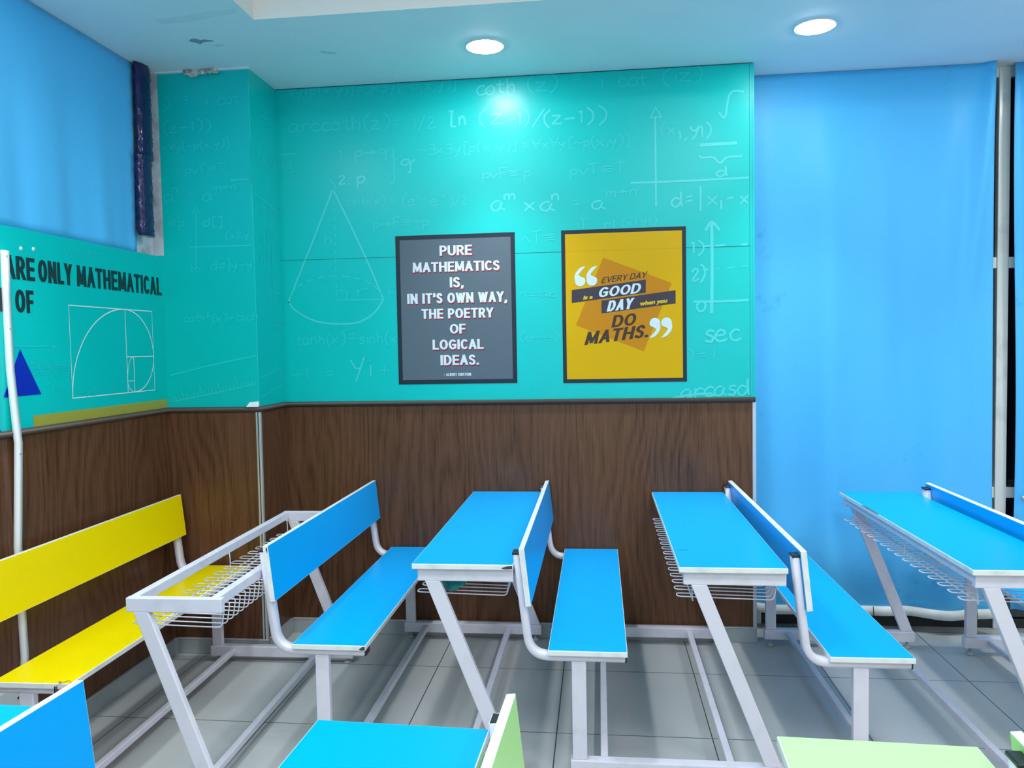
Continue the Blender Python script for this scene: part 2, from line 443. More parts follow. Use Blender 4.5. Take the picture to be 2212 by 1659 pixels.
# ------------------------------------------------------------------ downlights, and fill panels added in the tray
lights = []
def downlight(x, y, label):
    t = thing('downlight', label, 'ceiling light', (x, y, ZC), 0, 'round downlights in the soffit')
    lights.append(t)
    return t
def dl_meshes():
    m = MB(); m.lathe([(0.092, 0.0), (0.092, -0.003), (0.087, -0.006), (0.080, -0.004), (0.079, -0.001)], (0, 0, 0), 'white', 40)
    a = m.mesh('trim_ring')
    m = MB(); m.lathe([(0.079, -0.0015), (0.078, -0.0075), (0.070, -0.0095), (0.001, -0.010)], (0, 0, 0), 'lens', 40)
    return a, m.mesh('lens')
RING, LENS = dl_meshes()
dl = [(-0.497, 3.595, 'lit round downlight in the soffit above the grey poster'), (0.954, 3.60, 'lit round downlight in the soffit in front of the wide blue curtain')]
for x in (2.41, 3.86): dl.append((x, 3.60, 'lit round downlight in the soffit beyond the second blue curtain'))
for y in (2.15, 0.70, -0.75): dl.append((-1.78, y, 'lit round downlight in the soffit along the side wall'))
for x in (-0.5, 0.95, 2.41): dl.append((x, -2.15, 'lit round downlight in the soffit behind the camera'))
for x, y, l in dl:
    t = downlight(x, y, l)
    link('trim_ring', RING, t); link('lens', LENS, t)
    sp = bpy.data.lights.new('beam', 'SPOT'); sp.energy = BEAM; sp.color = (0.93, 0.98, 1.0); sp.spot_size = math.radians(84); sp.spot_blend = 1.0; sp.shadow_soft_size = 0.06
    so = bpy.data.objects.new('beam', sp); COL.objects.link(so); so.parent = t; so.location = (0, 0, -0.075)
m = MB(); m.box(-0.31, 0.31, -0.31, 0.31, -0.012, 0, 'white', 0.002); PF = m.mesh('panel_frame')
m = MB(); m.poly([(-0.295, -0.295, -0.0125), (0.295, -0.295, -0.0125), (0.295, 0.295, -0.0125), (-0.295, 0.295, -0.0125)], 'panel'); PD = m.mesh('diffuser')
for x, y in ((-0.85, 1.2), (0.85, 1.2), (2.55, 1.2), (-0.85, -0.8), (0.85, -0.8), (2.55, -0.8)):  # panels out of view, added as fill to brighten the room and upright faces
    t = thing('fill_panel', 'unseen square fill light added up in the raised ceiling tray', 'ceiling light', (x, y, ZT), 0, 'added fill lights in the ceiling tray')
    link('panel_frame', PF, t); link('diffuser', PD, t)

# ------------------------------------------------------------------ curtains
def sheet(fn, nu, nv, mt, th=0.003):
    """closed thin cloth from fn(u,v)->(front point, thickness direction)"""
    m = MB(); mi = m.mi(mt); A = []; B = []
    for i in range(nu + 1):
        ra, rb = [], []
        for j in range(nv + 1):
            p, d = fn(i / nu, j / nv)
            ra.append(m.bm.verts.new(p)); rb.append(m.bm.verts.new((p[0] + d[0] * th, p[1] + d[1] * th, p[2])))
        A.append(ra); B.append(rb)
    def q(a, b, c, d):
        f = m.bm.faces.new((a, b, c, d)); f.material_index = mi; f.smooth = True
    for i in range(nu):
        for j in range(nv):
            q(A[i][j], A[i + 1][j], A[i + 1][j + 1], A[i][j + 1]); q(B[i][j], B[i][j + 1], B[i + 1][j + 1], B[i + 1][j])
        q(A[i][0], B[i][0], B[i + 1][0], A[i + 1][0]); q(A[i][nv], A[i + 1][nv], B[i + 1][nv], B[i][nv])
    for j in range(nv):
        q(A[0][j], A[0][j + 1], B[0][j + 1], B[0][j]); q(A[nu][j], B[nu][j], B[nu][j + 1], A[nu][j + 1])
    return m
gs = lambda x, c, s: math.exp(-((x - c) / s) ** 2)
def cur_a(u, v):
    z = 0.125 + (ZC - 0.126) * v
    x = 0.785 + u * (1.975 - 0.785) + (0.012 * (1 - v))
    amp = 0.35 + 0.65 * (1 - v) ** 0.5
    y = 4.205
    hang = min(1.0, (1 - v) * 5)
    y += hang * (0.021 * amp * math.sin(2 * math.pi * (u * 1.9 + 0.1)) + 0.013 * amp * math.sin(2 * math.pi * (u * 4.3 + 0.35)) + 0.0012 * math.sin(2 * math.pi * (u * 8.1 + 0.1 * v)))
    c = 0.995 - 0.10 * (1 - v) * 2.2 if v > 0.55 else 0.995 - 0.10 * 0.45 * 2.2
    y -= 0.030 * gs(u, c, 0.030) * min(1, max(0, v * 1.4 - 0.15))
    y += 0.016 * gs(u, c - 0.06, 0.05) * v * v * hang
    y -= 0.055 * gs(z, 0.36, 0.22) * (0.35 + 0.65 * math.sin(math.pi * min(1, max(0, u))) )
    return (x, y, z), (0, 1)
cs = thing('curtain', 'wide light blue curtain hanging beside the teal wall, white hem at floor', 'curtain', (0, 0, 0), 0, 'blue curtains')
sheet(cur_a, 110, 90, 'curtain').build('cloth', cs)
m = MB()
pth = []
for i in range(41):
    u = i / 40
    p, d = cur_a(u, 0.0)
    pth.append((p[0], p[1] - 0.006, 0.114 - 0.012 * math.sin(math.pi * u) * u - 0.006 * math.sin(9 * u)))
m.sweep(pth, [(0.026 * math.cos(2 * math.pi * j / 12), 0.020 * math.sin(2 * math.pi * j / 12)) for j in range(12)], 'hem', up=(0, 0, 1))
m.build('hem_rod', cs)
for x in (1.395, 1.90):
    m = MB()
    p, d = cur_a((x - 0.797) / 1.19, 0)
    m.tube([(x, p[1] - 0.034, 0.145), (x + 0.002, p[1] - 0.036, 0.10), (x - 0.002, p[1] - 0.020, 0.07), (x + 0.004, p[1] - 0.01, 0.012)], 0.0022, 'black')
    m.tube([(x + 0.004, p[1] - 0.01, 0.012), (x + 0.010, p[1] - 0.012, 0.030)], 0.0022, 'black')
    m.build('tie_cord', cs)
def cur_b(u, v):
    z = 0.125 + (ZC - 0.126) * v
    lx = 2.088 + 0.014 * math.sin(v * 5.2) + 0.006 * v
    x = lx + u * (3.25 - lx)
    y = 4.20 + 0.016 * math.sin(2 * math.pi * (u * 5 + 0.2)) + 0.008 * math.sin(2 * math.pi * (u * 11))
    return (x, y, z), (0, 1)
cb = thing('curtain', 'second blue curtain cut by the picture edge, beyond the dark window strip', 'curtain', (0, 0, 0), 0, 'blue curtains')
sheet(cur_b, 80, 20, 'curtain').build('cloth', cb)
m = MB(); m.lathe([(0.004, 0.004), (0.010, 0.004), (0.012, 0.0), (0.010, -0.004), (0.004, -0.004)], (0, 0, 0), 'steel', 16)
o = m.build('eyelet', cb); o.location = (2.133, 4.19, 0.708); o.rotation_euler = (math.radians(90), 0, 0)
def cur_c(u, v):
    z = 2.0 + (ZC - 2.001) * v
    y = -0.8 + u * (4.345 - 0.030 * (1 - v))
    x = XL - 0.021 + 0.010 * (1 - v) * math.sin(2 * math.pi * (u * 13 + 0.15 * v)) + 0.0025 * math.sin(2 * math.pi * (u * 31 + 0.4 * v)) * (1 - v) ** 2
    return (x, y, z), (-1, 0)
cc = thing('curtain', 'blue curtain over the high side window above the black lettering', 'curtain', (0, 0, 0), 0, 'blue curtains')
sheet(cur_c, 260, 24, 'curtain').build('cloth', cc)

# navy film wrapped bundle standing at the end of that curtain
m = MB()
def wrap(y0, y1, x1, z0, z1):
    n = 26; rows = []
    sec = [(XL - 0.003, y0 + 0.006), (XL - 0.001, y0 - 0.002), (x1 - 0.006, y0 + 0.008), (x1, y0 + 0.028), (x1 + 0.002, y0 + 0.075), (x1 - 0.002, y1 - 0.02), (x1 - 0.010, y1 - 0.003), (XL - 0.001, y1), (XL - 0.003, y1 - 0.01)]
    for i in range(n + 1):
        z = z0 + (z1 - z0) * i / n
        rows.append([m.bm.verts.new((x + 0.0035 * math.sin(i * 1.7 + k * 2.1), y + 0.003 * math.sin(i * 1.1 + k * 1.3), z)) for k, (x, y) in enumerate(sec)])
    for a, b in zip(rows, rows[1:]):
        for k in range(len(sec)):
            f = m.bm.faces.new((a[k], a[(k + 1) % len(sec)], b[(k + 1) % len(sec)], b[k])); f.material_index = m.mi('navy_film'); f.smooth = True
    m.bm.faces.new(rows[0]).material_index = m.mi('navy_film'); m.bm.faces.new(rows[-1]).material_index = m.mi('navy_film')
wrap(3.497, 3.606, XL + 0.028, 2.080, 2.47)
wrap(3.515, 3.632, XL + 0.022, 2.45, ZC - 0.001)
o = m.build('wrapped_bundle'); tag(o, 'navy bundle in shiny crinkled film hanging beside the high curtain', 'wrapped bundle')

# ------------------------------------------------------------------ conduit, socket, small wall bits
m = MB()
pth = [(2.640, 1.905), (2.637, 1.74), (2.637, 1.47), (2.642, 1.27), (2.646, 1.20), (2.645, 1.04), (2.634, 0.82), (2.637, 0.56), (2.641, 0.40), (2.628, 0.318)]
bow = [0, 0, 0.001, 0.010, 0.012, 0.004, 0.0, 0, 0, 0]
m.sweep([(XL + 0.008 + b, y, z) for (y, z), b in zip(pth, bow)], [(-0.0125, 0.009), (-0.0125, -0.006), (-0.009, -0.009), (0.009, -0.009), (0.0125, -0.006), (0.0125, 0.009)], 'white', up=(0, 1, 0))
cdt = m.build('cable_conduit'); tag(cdt, 'thin white cable conduit running down the side wall to a socket', 'conduit')
for y, z in ((2.638, 1.885), (2.637, 1.62), (2.640, 1.42), (2.645, 1.16), (2.636, 0.70)):
    m = MB()
    m.box(XL + 0.0165, XL + 0.019 + (0.011 if 1.1 < z < 1.2 else 0), y - 0.002, y + 0.002, z - 0.002, z + 0.002, 'steel')
    m.build('clip', cdt)
m = MB(); m.box(XL - 0.01, XL + 0.038, 2.45, 2.640, 0.245, 0.330, 'white', 0.006, 2)
sk = m.build('wall_socket'); tag(sk, 'white three-pin wall socket low behind the yellow bench', 'wall socket')
m = MB()
for y, z, r in ((2.58, 0.305, 0.006), (2.566, 0.280, 0.006), (2.594, 0.280, 0.006)):
    m.box(XL + 0.0375, XL + 0.0388, y - r, y + r, z - r * 0.7, z + r * 0.7, 'black')
m.box(XL + 0.0375, XL + 0.0386, 2.579, 2.581, 0.283, 0.303, 'black')
m.build('pin_hole', sk)
for y, z in ((2.733, 1.923), (2.799, 1.929)):
    m = MB(); m.lathe([(0.0085, -0.001), (0.008, 0.002), (0.0035, 0.0035)], (0, 0, 0), 'white', 7); m.lathe([(0.0028, 0.0030), (0.002, 0.0042)], (0.002, 0.001, 0), 'wire_grey', 6)
    o = m.build('wall_plug'); o.location = (XL, y, z); o.rotation_euler = (0, math.radians(90), 0)
    tag(o, 'white wall plug in the teal wall, ' + ('nearer the white conduit' if y < 2.75 else 'farther from the white conduit'), 'wall plug', 'wall plugs above the lettering')
m = MB()
m.hexa([(XP - 0.062, YP - 0.020, ZD + 0.013), (XP + 0.001, YP - 0.020, ZD + 0.013), (XP + 0.001, YP + 0.001, ZD + 0.013), (XP - 0.062, YP + 0.001, ZD + 0.013),
        (XP - 0.046, YP - 0.012, ZD + 0.036), (XP + 0.001, YP - 0.006, ZD + 0.040), (XP + 0.001, YP + 0.001, ZD + 0.040), (XP - 0.046, YP + 0.001, ZD + 0.036)], 'white', 0.003, 2)
o = m.build('filler_scrap'); tag(o, 'white scrap of filler on the dado rail at the pillar corner', 'filler scrap')

# ================================================================== WRITING ON THE WALLS
on_back = lambda u, v, d: (u, YB - d, v)
on_pillar = lambda u, v, d: (u, YP - d, v)
on_side = lambda u, v, d: (XP + d, u, v)
on_left = lambda u, v, d: (XL + d, u, v)

_d = [0]
def ribbon(m, pts, wd, fn, d, mt):
    pts = [p for i, p in enumerate(pts) if i == 0 or abs(p[0] - pts[i - 1][0]) + abs(p[1] - pts[i - 1][1]) > 1e-5]
    if len(pts) < 2: return
    _d[0] = (_d[0] + 1) % 60; d = d + _d[0] * 4e-6
    n = len(pts); L = []; R = []
    closed = n > 3 and abs(pts[0][0] - pts[-1][0]) + abs(pts[0][1] - pts[-1][1]) < 1e-5
    for i in range(n):
        a = pts[i - 1] if i else (pts[-2] if closed else pts[0]); c = pts[i + 1] if i < n - 1 else (pts[1] if closed else pts[-1])
        dx, dy = c[0] - a[0], c[1] - a[1]; q = math.hypot(dx, dy) or 1
        L.append(m.bm.verts.new(fn(pts[i][0] - dy / q * wd / 2, pts[i][1] + dx / q * wd / 2, d)))
        R.append(m.bm.verts.new(fn(pts[i][0] + dy / q * wd / 2, pts[i][1] - dx / q * wd / 2, d)))
    mi = m.mi(mt)
    for i in range(n - 1):
        m.bm.faces.new((L[i], L[i + 1], R[i + 1], R[i])).material_index = mi

def smooth(p, n=4):
    if len(p) < 3: return p
    out = []
    for i in range(len(p) - 1):
        p0 = p[max(i - 1, 0)]; p1 = p[i]; p2 = p[i + 1]; p3 = p[min(i + 2, len(p) - 1)]
        for k in range(n):
            t = k / n
            out.append(tuple(0.5 * (2 * p1[c] + (p2[c] - p0[c]) * t + (2 * p0[c] - 5 * p1[c] + 4 * p2[c] - p3[c]) * t * t + (3 * p1[c] - p0[c] - 3 * p2[c] + p3[c]) * t ** 3) for c in (0, 1)))
    out.append(p[-1])
    return out

# a hand-written stroke alphabet: advance, then strokes ('~' prefix means smoothed); x-height = 10
G = {
'a': (9, 's6,10 3,10 0,6 1,1 4,0 6,4 7,9', 's7,9 6,3 9,0'), 'b': (8, 's1,17 1,8 1,0', 's1,6 4,10 7,6 5,0 1,1'), 'c': (8, 's7,9 4,10 1,6 2,1 5,0 8,2'), 'd': (9, 's6,8 3,10 0,5 2,0 5,1 7,6', 's7,17 7,6 8,0'),
'e': (8, 's1,5 6,6 6,9 3,10 0,5 2,0 5,0 8,2'), 'f': (6, 's6,16 3,17 2,12 2,-4', '0,10 5,10'), 'h': (8, '1,17 1,0', 's1,6 4,10 6,8 6,0'), 'i': (4, '2,10 2,0', '2,14 2,15'), 'k': (8, '1,17 1,0', '6,10 1,5', '3,6 7,0'),
'l': (5, '2,17 2,1', '2,1 4,0'), 'L': (9, '0,17 5,17', '3,17 2,0', '2,0 7,0'), 'm': (12, '1,10 1,0', 's1,6 3,10 5,8 5,0', 's5,6 8,10 10,8 10,0'), 'n': (9, '1,10 1,0', 's1,6 4,10 6,8 7,0'),
'o': (8, 's4,10 0,6 2,0 6,2 6,8 4,10'), 'p': (8, '1,10 1,-7', 's1,8 5,10 7,6 4,1 1,3'), 'q': (9, 's6,9 2,10 0,5 3,3 6,8', 's9,10 6,4 6,-6 4,-6'), 'r': (7, '1,10 1,0', 's1,6 4,10 7,8'), 's': (7, 's6,9 3,10 1,7 5,4 4,0 0,1'),
't': (7, 's3,15 3,3 6,0', '0,10 6,10'), 'u': (8, 's1,10 1,2 4,0 6,4 6,10', '6,10 7,0'), 'v': (8, '0,10 3,0', '3,0 7,10'), 'x': (9, '0,10 7,0', '7,10 0,0'), 'y': (9, 's0,10 1,5 4,4 7,10', 's7,10 4,-2 1,-7'), 'Y': (10, 's0,17 3,9 6,9', '8,18 3,-3'),
'z': (8, '0,10 6,10', '6,10 0,0', '0,0 7,0'), 'F': (9, '1,17 1,0', '0,17 8,18', '1,9 6,9'), 'T': (10, '0,17 9,18', '4,17 4,0'), 'A': (10, '0,17 4,0', '4,0 9,17', '2,9 7,9'), 'E': (9, '1,17 7,17', '7,17 7,0', '7,0 0,0', '2,9 7,9'),
'0': (9, 's4,14 0,8 2,0 6,2 7,10 4,14'), '1': (6, '1,13 3,15', '3,15 3,0'), '2': (9, 's1,12 4,15 7,11 1,1 4,0 8,1'), '3': (8, 's1,14 5,15 5,10 2,9 6,6 5,0 0,1'), '4': (9, '5,15 0,5', '0,5 8,5', '5,9 5,0'),
'(': (7, 's6,19 2,12 2,3 5,-4'), ')': (7, 's1,19 5,12 5,3 1,-4'), '[': (7, '6,18 2,18', '2,18 2,-3', '2,-3 6,-3'), ']': (7, '1,18 5,18', '5,18 5,-3', '5,-3 1,-3'), '|': (5, '2,19 2,-4'), '/': (8, '7,18 0,-3'),
'=': (12, '1,8 9,9', '1,3 9,4'), '#': (13, '1,11 10,12', '1,7 10,8', '1,3 10,4'), '+': (12, '5,11 5,1', '0,6 10,6'), '-': (10, '1,6 8,7'), '~': (10, 's0,6 3,9 6,6 9,9'), '>': (14, '0,6 11,6', '7,10 12,6', '12,6 7,2'), '^': (10, '0,2 4,12', '4,12 8,2'),
'.': (5, '2,0 3,1'), ',': (5, 's3,2 3,0 1,-4'), ' ': (6,)}

def handwrite(m, s, x0, y0, x1, y1, xh, wd, fn, mt, d=0.0010):
    adv = [G[c][0] for c in s]; tot = sum(adv) - 2
    length = math.hypot(x1 - x0, y1 - y0); k = length / max(tot, 1); ky = xh / 10
    if len(s) == 1 and tot > 0: k = length / max(tot, 4)
    ca, sa = (x1 - x0) / length, (y1 - y0) / length
    cx = 0
    for c, a in zip(s, adv):
        jx, jy, js = random.uniform(-.4, .4), random.uniform(-.7, .7), random.uniform(0.94, 1.06)
        for st in G[c][1:]:
            sm = st[0] == 's'
            pts = [tuple(float(v) for v in p.split(',')) for p in st.lstrip('s').split(' ')]
            if sm: pts = smooth(pts, 4)
            P = []
            for px, py in pts:
                lx = (cx + jx + px * js) * k; ly = (py * js + jy) * ky
                P.append((x0 + lx * ca, y0 + lx * sa + ly))
            ribbon(m, P, wd * random.uniform(0.85, 1.1), fn, d, mt)
        cx += a

BACK_TEXT=[('Ay[p(x,y)]=ExEy[~p(x,y)]',-1.601,2.854,-0.708,2.846,0.03,0.0052),('coth',-0.608,2.804,-0.411,2.809,0.046,0.0083),('(z)',-0.352,2.811,-0.192,2.816,0.041,0.0071),('=',-0.115,2.839,-0.069,2.839,0.042,0.0059),('i',0.028,2.809,0.042,2.808,0.041,0.0071),('cot',0.109,2.811,0.25,2.813,0.039,0.0071),('(iz)',0.325,2.815,0.522,2.82,0.039,0.0071),('arccoth(z)',-1.6,2.667,-1.064,2.665,0.041,0.0071),('=',-1.049,2.669,-1.005,2.669,0.038,0.0059),('1/2',-0.942,2.65,-0.826,2.653,0.037,0.0071),('Ln',-0.748,2.657,-0.661,2.657,0.046,0.0107),('(z',-0.606,2.659,-0.48,2.66,0.047,0.0095),('-1)',-0.447,2.649,-0.338,2.648,0.042,0.0083),('/',-0.319,2.643,-0.268,2.645,0.039,0.0083),('(z-1)',-0.268,2.64,-0.011,2.644,0.039,0.0095),(')',0.005,2.638,0.049,2.641,0.044,0.0095),('~ExEy[p(x,y)]',-0.909,2.521,-0.404,2.521,0.028,0.0062),('#AxAy[~p(x,y)]',-0.38,2.525,0.167,2.523,0.028,0.0062),('1.',-1.338,2.518,-1.291,2.519,0.029,0.0059),('p>q',-1.253,2.522,-1.078,2.526,0.031,0.0071),('q',-1.001,2.459,-0.942,2.458,0.042,0.0083),('2.',-1.342,2.387,-1.282,2.387,0.029,0.0095),('p',-1.245,2.388,-1.205,2.389,0.036,0.0083),('pvF#p',-0.583,2.38,-0.338,2.384,0.028,0.0066),('pvT#T',-0.133,2.384,0.143,2.386,0.028,0.0066),('sinh(x)',-1.303,2.278,-1.094,2.274,0.026,0.0062),('=',-1.067,2.276,-1.035,2.277,0.028,0.0062),('(e',-1.008,2.264,-0.944,2.266,0.029,0.0062),('x',-0.932,2.294,-0.91,2.296,0.019,0.0047),('-',-0.893,2.274,-0.873,2.276,0.028,0.0059),('e',-0.857,2.261,-0.825,2.262,0.031,0.0066),('-x',-0.814,2.295,-0.776,2.296,0.016,0.0047),(')/2',-0.757,2.255,-0.67,2.258,0.028,0.0066),('p>F#~p',-1.162,2.153,-0.874,2.157,0.028,0.0066),('a',-0.539,2.218,-0.486,2.219,0.045,0.0095),('m',-0.475,2.27,-0.418,2.27,0.03,0.0083),('x',-0.365,2.212,-0.312,2.214,0.044,0.0095),('a',-0.282,2.211,-0.227,2.211,0.042,0.0095),('n',-0.229,2.263,-0.191,2.264,0.03,0.0083),('=',-0.124,2.224,-0.086,2.225,0.039,0.0071),('a',-0.026,2.206,0.03,2.206,0.042,0.0083),('m+n',0.042,2.266,0.199,2.272,0.03,0.0076),('(x',0.316,2.562,0.391,2.563,0.036,0.0071),('1,',0.402,2.539,0.445,2.54,0.023,0.0083),('y',0.468,2.559,0.515,2.559,0.039,0.0095),('1)',0.511,2.543,0.563,2.55,0.034,0.0095),('d',0.591,2.347,0.635,2.348,0.027,0.0095),('d',0.372,2.207,0.418,2.208,0.042,0.0107),('=',0.438,2.219,0.477,2.22,0.041,0.0083),('|',0.509,2.202,0.518,2.202,0.055,0.0107),('x',0.545,2.21,0.59,2.211,0.041,0.0083),('1',0.608,2.185,0.617,2.185,0.027,0.0095),('-',0.637,2.211,0.673,2.212,0.041,0.0083),('x',0.704,2.206,0.744,2.207,0.041,0.0095),('r1',0.033,2.109,0.091,2.107,0.028,0.0062),('(x1,y1)',0.124,2.12,0.296,2.123,0.023,0.0052),('^T#',-0.389,2.048,-0.211,2.052,0.031,0.0062),('1)',0.459,1.97,0.527,1.973,0.035,0.0095),('2)',0.463,1.827,0.531,1.848,0.039,0.0107),('0',0.491,1.679,0.535,1.68,0.039,0.0107),('sec',0.529,1.529,0.692,1.533,0.056,0.0119),(')=1',0.442,1.443,0.579,1.45,0.027,0.0057),('arcasd',0.413,1.246,0.736,1.262,0.045,0.0107),('h',-1.432,2.075,-1.391,2.076,0.034,0.0071),('r',-1.259,1.801,-1.211,1.805,0.036,0.0071),('F',-1.092,1.787,-1.058,1.789,0.034,0.0062),('tanh(x)',-1.596,1.552,-1.334,1.555,0.034,0.0071),('=',-1.313,1.566,-1.273,1.568,0.039,0.0071),('sinh(x',-1.251,1.551,-1.056,1.554,0.034,0.0071),('+1',-1.63,1.372,-1.537,1.376,0.035,0.0071),('=',-1.448,1.377,-1.4,1.379,0.037,0.0071),('Yi',-1.307,1.368,-1.193,1.381,0.059,0.0083),('+',-1.148,1.381,-1.093,1.382,0.044,0.0071),('n=ab',-0.403,1.773,-0.215,1.775,0.023,0.0047),('(e-e)',-0.41,1.547,-0.207,1.553,0.026,0.0052),('3',-1.632,2.457,-1.594,2.458,0.029,0.0059)]
BACK_LINES=[([(-1.654,2.554),(-1.57,2.555)],0.0071),([(0.294,2.654),(0.295,2.442),(0.295,2.21)],0.0095),([(0.272,2.65),(0.297,2.699),(0.324,2.652),(0.272,2.65)],0.0119),([(0.17,2.332),(0.439,2.331),(0.747,2.334)],0.0107),([(0.511,2.503),(0.598,2.505),(0.692,2.506)],0.0166),([(0.508,2.455),(0.521,2.441),(0.575,2.441),(0.609,2.412),(0.643,2.438),(0.701,2.44),(0.716,2.444)],0.0095),([(0.606,2.661),(0.635,2.635),(0.66,2.75),(0.726,2.753)],0.0107),([(-0.069,2.11),(-0.069,2.168)],0.0059),([(-0.085,2.162),(-0.068,2.189),(-0.052,2.163),(-0.085,2.162)],0.0071),([(0.564,1.672),(0.568,1.893),(0.567,2.113)],0.0166),([(0.537,2.082),(0.567,2.123),(0.605,2.082)],0.0142),([(0.476,1.73),(0.617,1.729),(0.745,1.732)],0.0119),([(0.523,2.005),(0.562,2.006)],0.0095),([(0.586,2.005),(0.631,2.008)],0.0095),([(0.708,2.006),(0.739,2.009)],0.0095),([(0.522,1.89),(0.55,1.889)],0.0095),([(0.586,1.891),(0.604,1.892)],0.0083),([(0.631,1.892),(0.68,1.897)],0.0083),([(0.712,1.898),(0.743,1.9)],0.0083),([(-1.055,2.563),(-1.04,2.548),(-1.046,2.513),(-1.034,2.498),(-1.044,2.484),(-1.042,2.406),(-1.047,2.385),(-1.069,2.383)],0.0083),([(-1.376,2.355),(-1.478,2.122),(-1.62,1.81),(-1.627,1.774),(-1.592,1.731),(-1.492,1.677),(-1.374,1.658),(-1.253,1.665),(-1.169,1.712),(-1.123,1.774),(-1.131,1.817),(-1.229,2.054),(-1.368,2.354)],0.0095),([(-1.37,1.784),(-1.262,1.782),(-1.125,1.781)],0.0083),([(-1.369,1.833),(-1.316,1.827),(-1.32,1.788)],0.0071),([(-1.389,2.413),(-1.36,2.378),(-1.376,2.35)],0.0071),([(0.316,1.233),(0.454,1.262),(0.569,1.268)],0.0119),([(-1.369,2.307),(-1.369,2.282)],0.0071),([(-1.369,2.263),(-1.369,2.239)],0.0071),([(-1.369,2.22),(-1.369,2.196)],0.0071),([(-1.369,2.177),(-1.369,2.152)],0.0071),([(-1.369,2.133),(-1.369,2.109)],0.0071),([(-1.369,2.09),(-1.369,2.066)],0.0071),([(-1.369,2.046),(-1.369,2.022)],0.0071),([(-1.369,2.003),(-1.369,1.979)],0.0071),([(-1.369,1.959),(-1.369,1.935)],0.0071),([(-1.369,1.916),(-1.369,1.891)],0.0071),([(-1.369,1.872),(-1.369,1.848)],0.0071),([(-1.369,1.828),(-1.369,1.804)],0.0071),([(-1.623,1.798),(-1.621,1.807),(-1.617,1.816)],0.0083),([(-1.609,1.831),(-1.601,1.84),(-1.593,1.848)],0.0083),([(-1.577,1.861),(-1.565,1.869),(-1.552,1.876)],0.0083),([(-1.529,1.886),(-1.514,1.891),(-1.498,1.896)],0.0083),([(-1.47,1.902),(-1.452,1.905),(-1.434,1.908)],0.0083),([(-1.404,1.91),(-1.385,1.911),(-1.366,1.911)],0.0083),([(-1.336,1.909),(-1.317,1.907),(-1.299,1.904)],0.0083),([(-1.27,1.898),(-1.253,1.894),(-1.237,1.889)],0.0083),([(-1.212,1.879),(-1.198,1.873),(-1.185,1.866)],0.0083),([(-1.165,1.853),(-1.155,1.845),(-1.146,1.837)],0.0083),([(-1.134,1.822),(-1.129,1.813),(-1.124,1.804)],0.0083)]
PILLAR_TEXT=[(')',-2.118,2.719,-2.079,2.719,0.035,0.0055),('=',-2.011,2.742,-1.975,2.743,0.034,0.0055),('i',-1.89,2.725,-1.878,2.724,0.033,0.006),('cot',-1.833,2.726,-1.726,2.73,0.031,0.006),('(z-1))',-2.125,2.602,-1.873,2.608,0.032,0.0069),('xAy[~p(x,y)]',-2.124,2.517,-1.781,2.523,0.022,0.0051),('pvT#T',-2.01,2.399,-1.805,2.404,0.023,0.0055),('a',-2.124,2.268,-2.078,2.269,0.034,0.0069),('n',-2.084,2.314,-2.055,2.315,0.023,0.0055),('=',-1.998,2.281,-1.972,2.283,0.03,0.0055),('a',-1.925,2.265,-1.881,2.266,0.034,0.0069),('m+n',-1.873,2.31,-1.751,2.317,0.02,0.0055),('#p',-2.115,2.141,-2.028,2.142,0.027,0.0055),('d[]',-1.927,2.141,-1.829,2.142,0.025,0.006),('(x2,y',-1.815,2.076,-1.693,2.081,0.02,0.0046),('d=|y-y',-1.892,1.925,-1.682,1.932,0.029,0.0055),('coth',-2.045,1.675,-1.943,1.677,0.023,0.0051),('2',-1.927,1.7,-1.913,1.7,0.014,0.0042),('(x)-csch',-1.904,1.672,-1.667,1.678,0.023,0.0051),('bo',-2.001,1.923,-1.957,1.924,0.018,0.0046)]
PILLAR_LINES=[([(-1.778,2.36),(-1.688,2.361)],0.0081),([(-1.971,1.936),(-1.96,2.208)],0.0069),([(-1.975,2.204),(-1.961,2.251),(-1.946,2.205),(-1.975,2.204)],0.0069),([(-2.003,2.042),(-1.678,2.04)],0.0069),([(-2.129,1.409),(-1.903,1.459),(-1.678,1.501)],0.0081),([(-2.129,1.277),(-1.908,1.316),(-1.683,1.362)],0.0069),([(-2.119,1.279),(-2.125,1.298)],0.0051),([(-2.1,1.283),(-2.106,1.301)],0.0051),([(-2.081,1.286),(-2.086,1.305)],0.0051),([(-2.062,1.29),(-2.073,1.341)],0.0051),([(-2.042,1.294),(-2.048,1.312)],0.0051),([(-2.023,1.297),(-2.029,1.316)],0.0051),([(-2.004,1.301),(-2.01,1.319)],0.0051),([(-1.985,1.304),(-1.991,1.323)],0.0051),([(-1.966,1.308),(-1.977,1.359)],0.0051),([(-1.947,1.312),(-1.952,1.33)],0.0051),([(-1.928,1.315),(-1.933,1.334)],0.0051),([(-1.909,1.319),(-1.914,1.337)],0.0051),([(-1.89,1.323),(-1.895,1.341)],0.0051),([(-1.871,1.326),(-1.882,1.377)],0.0051),([(-1.852,1.33),(-1.857,1.348)],0.0051),([(-1.833,1.333),(-1.838,1.352)],0.0051),([(-1.814,1.337),(-1.82,1.355)],0.0051),([(-1.795,1.34),(-1.801,1.359)],0.0051),([(-1.776,1.344),(-1.787,1.395)],0.0051),([(-1.757,1.348),(-1.763,1.366)],0.0051),([(-1.739,1.351),(-1.744,1.37)],0.0051),([(-1.72,1.355),(-1.725,1.373)],0.0051),([(-1.701,1.358),(-1.707,1.377)],0.0051)]
LEFT_TEXT=[('dx/dx=csc',2.95,1.935,3.232,1.945,0.016,0.003),('tan(x)=sec',2.754,1.474,2.973,1.458,0.019,0.0034),('x=(x)=',2.762,1.444,2.971,1.43,0.021,0.0034),('[f(x)=y]',2.858,1.371,3.128,1.35,0.018,0.0034)]
